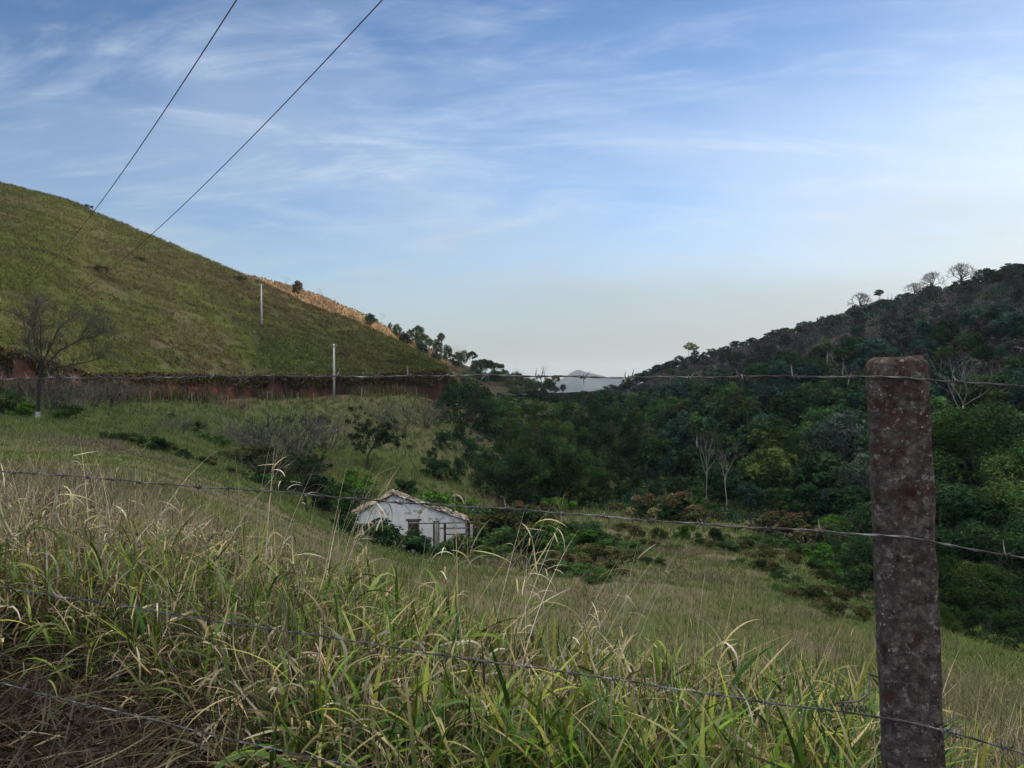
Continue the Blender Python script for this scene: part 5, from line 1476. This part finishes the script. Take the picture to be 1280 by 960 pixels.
def wire_path(k):
    pts = []
    Yl = None
    # depth of the fence line where it leaves the frame on the left (px 0)
    u0 = (0 - CX) / F
    s0 = (u0 * PY - PX) / (fd.x - u0 * fd.y)
    y0 = PY + fd.y * s0
    z0 = EZ + (HY - left_in[k]) / F * y0
    zp = EZ + rise[k] * PY / 1.46
    slope_ = (z0 - zp) / s0
    off = fn * 0.058
    rslope = [-0.056, -0.084, -0.105, -0.12][k]
    for s in np.linspace(-3.57, 3.57, 280):
        if s >= 0:
            sag = -0.035 * (1 - (2 * s / 3.57 - 1) ** 2) * [0.6, 0.2, 0.3, 0.4][k]
            z = zp + slope_ * s + sag + [0.018, 0, 0, 0][k] * math.sin(min(1, s / s0) * PI)
        else:
            z = zp + rslope * (-s) - 0.02 * (1 - (2 * -s / 3.57 - 1) ** 2)
        w = 0.0016 * math.sin(s * 9 + k) + 0.001 * math.sin(s * 31 + 2 * k)
        pts.append(Vector((PX, PY, 0)) + fd * s + off + Vector((0, 0, z + w)))
    return pts


barb_mb = MB()
for a in range(2):
    th_ = np.linspace(0, 2 * PI * 1.6, 14)
    ring = [(-0.006 + 0.012 * t / (2 * PI * 1.6) + a * 0.004, 0.0040 * math.cos(t + a * PI), 0.0040 * math.sin(t + a * PI)) for t in th_]
    s0v = (ring[0][0] - 0.003, ring[0][1] * 5.2, ring[0][2] * 5.2 + 0.006); s1v = (ring[-1][0] + 0.003, ring[-1][1] * 5.2, ring[-1][2] * 5.2 - 0.007 + 0.012 * a)
    barb_mb.tube([s0v] + ring + [s1v], [0.0004] + [0.0013] * len(ring) + [0.0004], 5)
barb_me = barb_mb.mesh('barb', M['wire'], True)
for k in range(4):
    pts = wire_path(k)
    root = thing('barbed_wire', wire_labels[k], 'barbed wire', tuple(pts[0]), group='barbed wire strands of the near fence')
    o0 = Vector(pts[0])
    dense = []
    for i in range(len(pts) - 1):
        for f in (0, 0.5):
            dense.append(pts[i].lerp(pts[i + 1], f))
    mbw = MB()
    for a in range(2):
        hp = []
        for i, p in enumerate(dense):
            an = i * 0.95 + a * PI
            hp.append(p - o0 + (fn * math.cos(an) + Vector((0, 0, 1)) * math.sin(an)) * 0.0012)
        mbw.tube(hp, 0.00125, 5)
    mbw.build('strand', M['wire'], root, True)
    acc_ = 0.0
    nextb = 0.04 + 0.03 * k
    for i in range(1, len(pts)):
        acc_ += (pts[i] - pts[i - 1]).length
        if acc_ > nextb:
            nextb += 0.105 + random.uniform(-0.01, 0.01)
            if (pts[i] - (Vector((PX, PY, 0)) + Vector((0, 0, pts[i].z)))).length < 0.09: continue
            b = link('barb', barb_me, root); b.location = pts[i] - o0
            b.rotation_euler = (random.uniform(0, 2 * PI), -math.asin(max(-1, min(1, (pts[i] - pts[i - 1]).normalized().z))), math.atan2(fd.y, fd.x))
    del acc_
# tie wire looped round the post at the third strand
tm = MB()
zt = EZ + rise[2]
C0 = Vector((PX, PY, zt))


def loc_(a, b, c):     # along the fence to the right, towards the camera, up
    return C0 - fd * a + fn * b + Vector((0, 0, c))


tp = [loc_(-0.115, 0.058, 0.008), loc_(-0.095, 0.056, 0.012), loc_(-0.075, 0.052, 0.016), loc_(-0.06, 0.045, 0.03), loc_(-0.056, 0.0, 0.04), loc_(-0.056, -0.05, 0.035), loc_(0, -0.058, 0.02), loc_(0.056, -0.05, 0.005), loc_(0.058, 0.02, -0.008), loc_(0.062, 0.055, -0.012), loc_(0.075, 0.062, -0.008), loc_(0.082, 0.06, 0.006), loc_(0.085, 0.05, 0.025)]
inv = mathutils.Matrix.LocRotScale(post.location, post.rotation_euler, None).inverted()
tm.tube([inv @ p for p in tp], 0.0018, 6)
coil = [inv @ (loc_(-0.06 - 0.05 * t, 0.058, 0.004) + (fn * math.cos(t * 40) + Vector((0, 0, 1)) * math.sin(t * 40)) * 0.006) for t in np.linspace(0, 1, 60)]
tm.tube(coil, 0.0017, 5)
coil2 = [inv @ (loc_(0.06 + 0.035 * t, 0.058, -0.012 - 0.004 * t) + (fn * math.cos(t * 30) + Vector((0, 0, 1)) * math.sin(t * 30)) * 0.006) for t in np.linspace(0, 1, 40)]
tm.tube(coil2, 0.0017, 5)
tm.build('tie_wire', M['wire'], post, True)
# its neighbours, beyond both edges of the picture, that hold the other ends of the wires
dup(post, (LPOST.x, LPOST.y, zpost + 0.05), None, 'next concrete fence post, beyond the left edge')
dup(post, (RPOST.x, RPOST.y, zpost - 0.27), None, 'next concrete fence post, beyond the right edge')

# ------------------------------------------------------------------ air
hz_me = MB(); hz_me.box(-4600, 4600, -250, 6500, EZ - 125, EZ + 105)
hm, N, L = newmat('thin_air_haze')
pv = nd(N, 'ShaderNodeVolumePrincipled')
pv.inputs['Color'].default_value = (0.66, 0.82, 1.0, 1)
pv.inputs['Density'].default_value = HAZE = 0.00008
pv.inputs['Anisotropy'].default_value = 0.2
ou = nd(N, 'ShaderNodeOutputMaterial'); L.new(pv.outputs[0], ou.inputs['Volume'])
hz = hz_me.build('haze', hm); hz['kind'] = 'stuff'; tag(hz, 'thin bluish air haze that pales the far mountain and hills', 'haze')

# ------------------------------------------------------------------ sky, sun, camera
SUN_AZ, SUN_EL = 42.0, 6.5
w = bpy.data.worlds.new('World'); scene.world = w; w.use_nodes = True
N, L = w.node_tree.nodes, w.node_tree.links
N.clear()
sky = nd(N, 'ShaderNodeTexSky', sky_type='NISHITA')
sky.sun_disc = False; sky.sun_elevation = R(SUN_EL); sky.sun_rotation = R(SUN_AZ)
sky.air_density = 1.0; sky.dust_density = 0.3; sky.ozone_density = 2.5; sky.altitude = 400
tc = nd(N, 'ShaderNodeTexCoord')
sp = nd(N, 'ShaderNodeSeparateXYZ'); L.new(tc.outputs['Generated'], sp.inputs[0])


def math_(op, a, b=None, c=None, clamp=False):
    n = nd(N, 'ShaderNodeMath', operation=op, use_clamp=clamp)
    for i, v in enumerate((a, b, c)):
        if v is None: continue
        if isinstance(v, (int, float)): n.inputs[i].default_value = v
        else: L.new(v, n.inputs[i])
    return n.outputs[0]


zc = math_('MAXIMUM', sp.outputs['Z'], 0.0)
den = math_('ADD', zc, 0.22)
cxp = math_('DIVIDE', sp.outputs['X'], den); cyp = math_('DIVIDE', sp.outputs['Y'], den)
cmb = nd(N, 'ShaderNodeCombineXYZ'); L.new(cxp, cmb.inputs[0]); L.new(cyp, cmb.inputs[1])


def cloud(scale, sx, sy, rot, off, detail=8, rough=0.58, dist=0.5):
    mp = nd(N, 'ShaderNodeMapping'); mp.inputs['Scale'].default_value = (sx, sy, 1); mp.inputs['Rotation'].default_value = (0, 0, R(rot)); mp.inputs['Location'].default_value = (off, off * 0.6, 0)
    L.new(cmb.outputs[0], mp.inputs[0])
    n = nd(N, 'ShaderNodeTexNoise', inp={'Scale': scale, 'Detail': detail, 'Roughness': rough, 'Distortion': dist}); L.new(mp.outputs[0], n.inputs['Vector'])
    return n.outputs['Fac']


def mapr(v, a, b, c, d):
    n = nd(N, 'ShaderNodeMapRange', interpolation_type='SMOOTHSTEP', inp={1: a, 2: b, 3: c, 4: d}); L.new(v, n.inputs[0]); return n.outputs[0]


OB, OS, OW = 16.1, 22.2, 13.3
bign = cloud(0.9, 0.8, 1.3, 18, OB, 5, 0.5, 0.6)
big = mapr(bign, 0.38, 0.68, 0, 1)
streak = mapr(cloud(1.5, 0.7, 1.9, 28, OS, 12, 0.60, 1.8), 0.42, 0.72, 0, 1)
wisp = mapr(cloud(3.6, 0.7, 1.8, 38, OW, 12, 0.66, 2.4), 0.42, 0.76, 0, 1)
# a milky veil thickens towards the horizon, with a ragged upper edge that climbs to the right
edge = math_('ADD', sp.outputs['Z'], math_('MULTIPLY', sp.outputs['X'], -0.20))
edge = math_('ADD', edge, math_('MULTIPLY', math_('MULTIPLY', math_('SUBTRACT', bign, 0.5), -0.55), mapr(sp.outputs['Z'], 0.02, 0.2, 0.0, 1.0)))
low = mapr(edge, -0.04, 0.46, 1.0, 0.0)
over = mapr(sp.outputs['Z'], 0.50, 0.85, 0.0, 1.0)         # unseen bright veil added overhead to put neutral light on the land
c1 = math_('MULTIPLY', streak, math_('ADD', math_('MULTIPLY', big, 0.38), 0.20))
c2 = math_('ADD', c1, math_('MULTIPLY', math_('MULTIPLY', wisp, math_('ADD', streak, 0.25)), 0.32))
c2 = math_('MULTIPLY', c2, mapr(sp.outputs['Z'], 0.02, 0.24, 0.0, 1.0))
c3 = math_('ADD', math_('MULTIPLY', c2, 0.48), math_('MULTIPLY', low, 0.80))
c3 = math_('ADD', c3, mapr(sp.outputs['Z'], 0.0, 0.16, 0.17, 0.0))
c3 = math_('ADD', c3, 0.04)
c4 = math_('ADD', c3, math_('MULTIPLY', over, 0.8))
fac = math_('MINIMUM', c4, 0.94)
hue = nd(N, 'ShaderNodeVectorMath', operation='MULTIPLY'); hue.inputs[1].default_value = SKYT = (0.60, 0.72, 0.94); L.new(sky.outputs[0], hue.inputs[0])
CLOUD = (1.80, 1.93, 1.98)
mx = nd(N, 'ShaderNodeMix', data_type='RGBA'); L.new(fac, mx.inputs[0]); L.new(hue.outputs[0], mx.inputs[6]); 
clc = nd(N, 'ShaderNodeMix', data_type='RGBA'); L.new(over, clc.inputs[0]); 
dt = nd(N, 'ShaderNodeVectorMath', operation='DOT_PRODUCT'); L.new(tc.outputs['Generated'], dt.inputs[0])
dt.inputs[1].default_value = (math.sin(R(SUN_AZ)) * math.cos(R(SUN_EL)), math.cos(R(SUN_AZ)) * math.cos(R(SUN_EL)), math.sin(R(SUN_EL)))
glow = math_('POWER', math_('MAXIMUM', dt.outputs['Value'], 0.0), 7.0)         # thin cloud is brighter round the low sun
gc = nd(N, 'ShaderNodeVectorMath', operation='MULTIPLY_ADD'); gcs = nd(N, 'ShaderNodeCombineXYZ')
for i_, k_ in enumerate((0.80, 0.68, 0.5)): L.new(math_('MULTIPLY', glow, k_), gcs.inputs[i_])
gc.inputs[0].default_value = (1, 1, 1); L.new(gcs.outputs[0], gc.inputs[1]); gc.inputs[2].default_value = CLOUD
brt = nd(N, 'ShaderNodeVectorMath', operation='SCALE'); L.new(gc.outputs[0], brt.inputs[0]); L.new(math_('ADD', 1.0, math_('MULTIPLY', math_('SUBTRACT', 1.0, low), 0.9)), brt.inputs['Scale'])
cadd = nd(N, 'ShaderNodeVectorMath', operation='MULTIPLY_ADD'); L.new(hue.outputs[0], cadd.inputs[0]); ck = nd(N, 'ShaderNodeCombineXYZ'); kk_ = math_('SUBTRACT', 0.42, math_('MULTIPLY', mapr(sp.outputs['Z'], 0.0, 0.36, 1.0, 0.0), 0.40))
for i_ in range(3): L.new(kk_, ck.inputs[i_])
L.new(ck.outputs[0], cadd.inputs[1]); L.new(brt.outputs[0], cadd.inputs[2])
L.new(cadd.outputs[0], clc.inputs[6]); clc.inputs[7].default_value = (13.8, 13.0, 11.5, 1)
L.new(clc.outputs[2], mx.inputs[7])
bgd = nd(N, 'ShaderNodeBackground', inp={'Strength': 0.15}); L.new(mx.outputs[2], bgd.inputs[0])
wo = nd(N, 'ShaderNodeOutputWorld'); L.new(bgd.outputs[0], wo.inputs[0])

sd = bpy.data.lights.new('sun', 'SUN'); sd.energy = 3.5; sd.angle = R(0.5); sd.color = (1.0, 0.78, 0.55)
so = bpy.data.objects.new('sun', sd); COL.objects.link(so)
dirv = Vector((math.sin(R(SUN_AZ)) * math.cos(R(SUN_EL)), math.cos(R(SUN_AZ)) * math.cos(R(SUN_EL)), math.sin(R(SUN_EL))))
so.rotation_euler = (-dirv).to_track_quat('-Z', 'Y').to_euler(); so.location = (30, 30, 60)

cam = bpy.data.cameras.new('camera'); co = bpy.data.objects.new('camera', cam); COL.objects.link(co)
co.location = (0, 0, EZ); co.rotation_euler = (R(90) - math.atan(8 / F), 0, 0)
cam.sensor_fit = 'HORIZONTAL'; cam.angle = 2 * math.atan(640 / F); cam.clip_start = 0.05; cam.clip_end = 30000
scene.camera = co

scene.render.engine = 'CYCLES'
cy = scene.cycles
cy.max_bounces = 6; cy.diffuse_bounces = 3; cy.glossy_bounces = 1; cy.transmission_bounces = 2; cy.transparent_max_bounces = 4; cy.volume_bounces = 0
cy.use_denoising = True
scene.view_settings.view_transform = 'Standard'; scene.view_settings.look = 'None'
scene.view_settings.exposure = 0.62; scene.view_settings.gamma = 1.0; scene.view_settings.use_curve_mapping = False
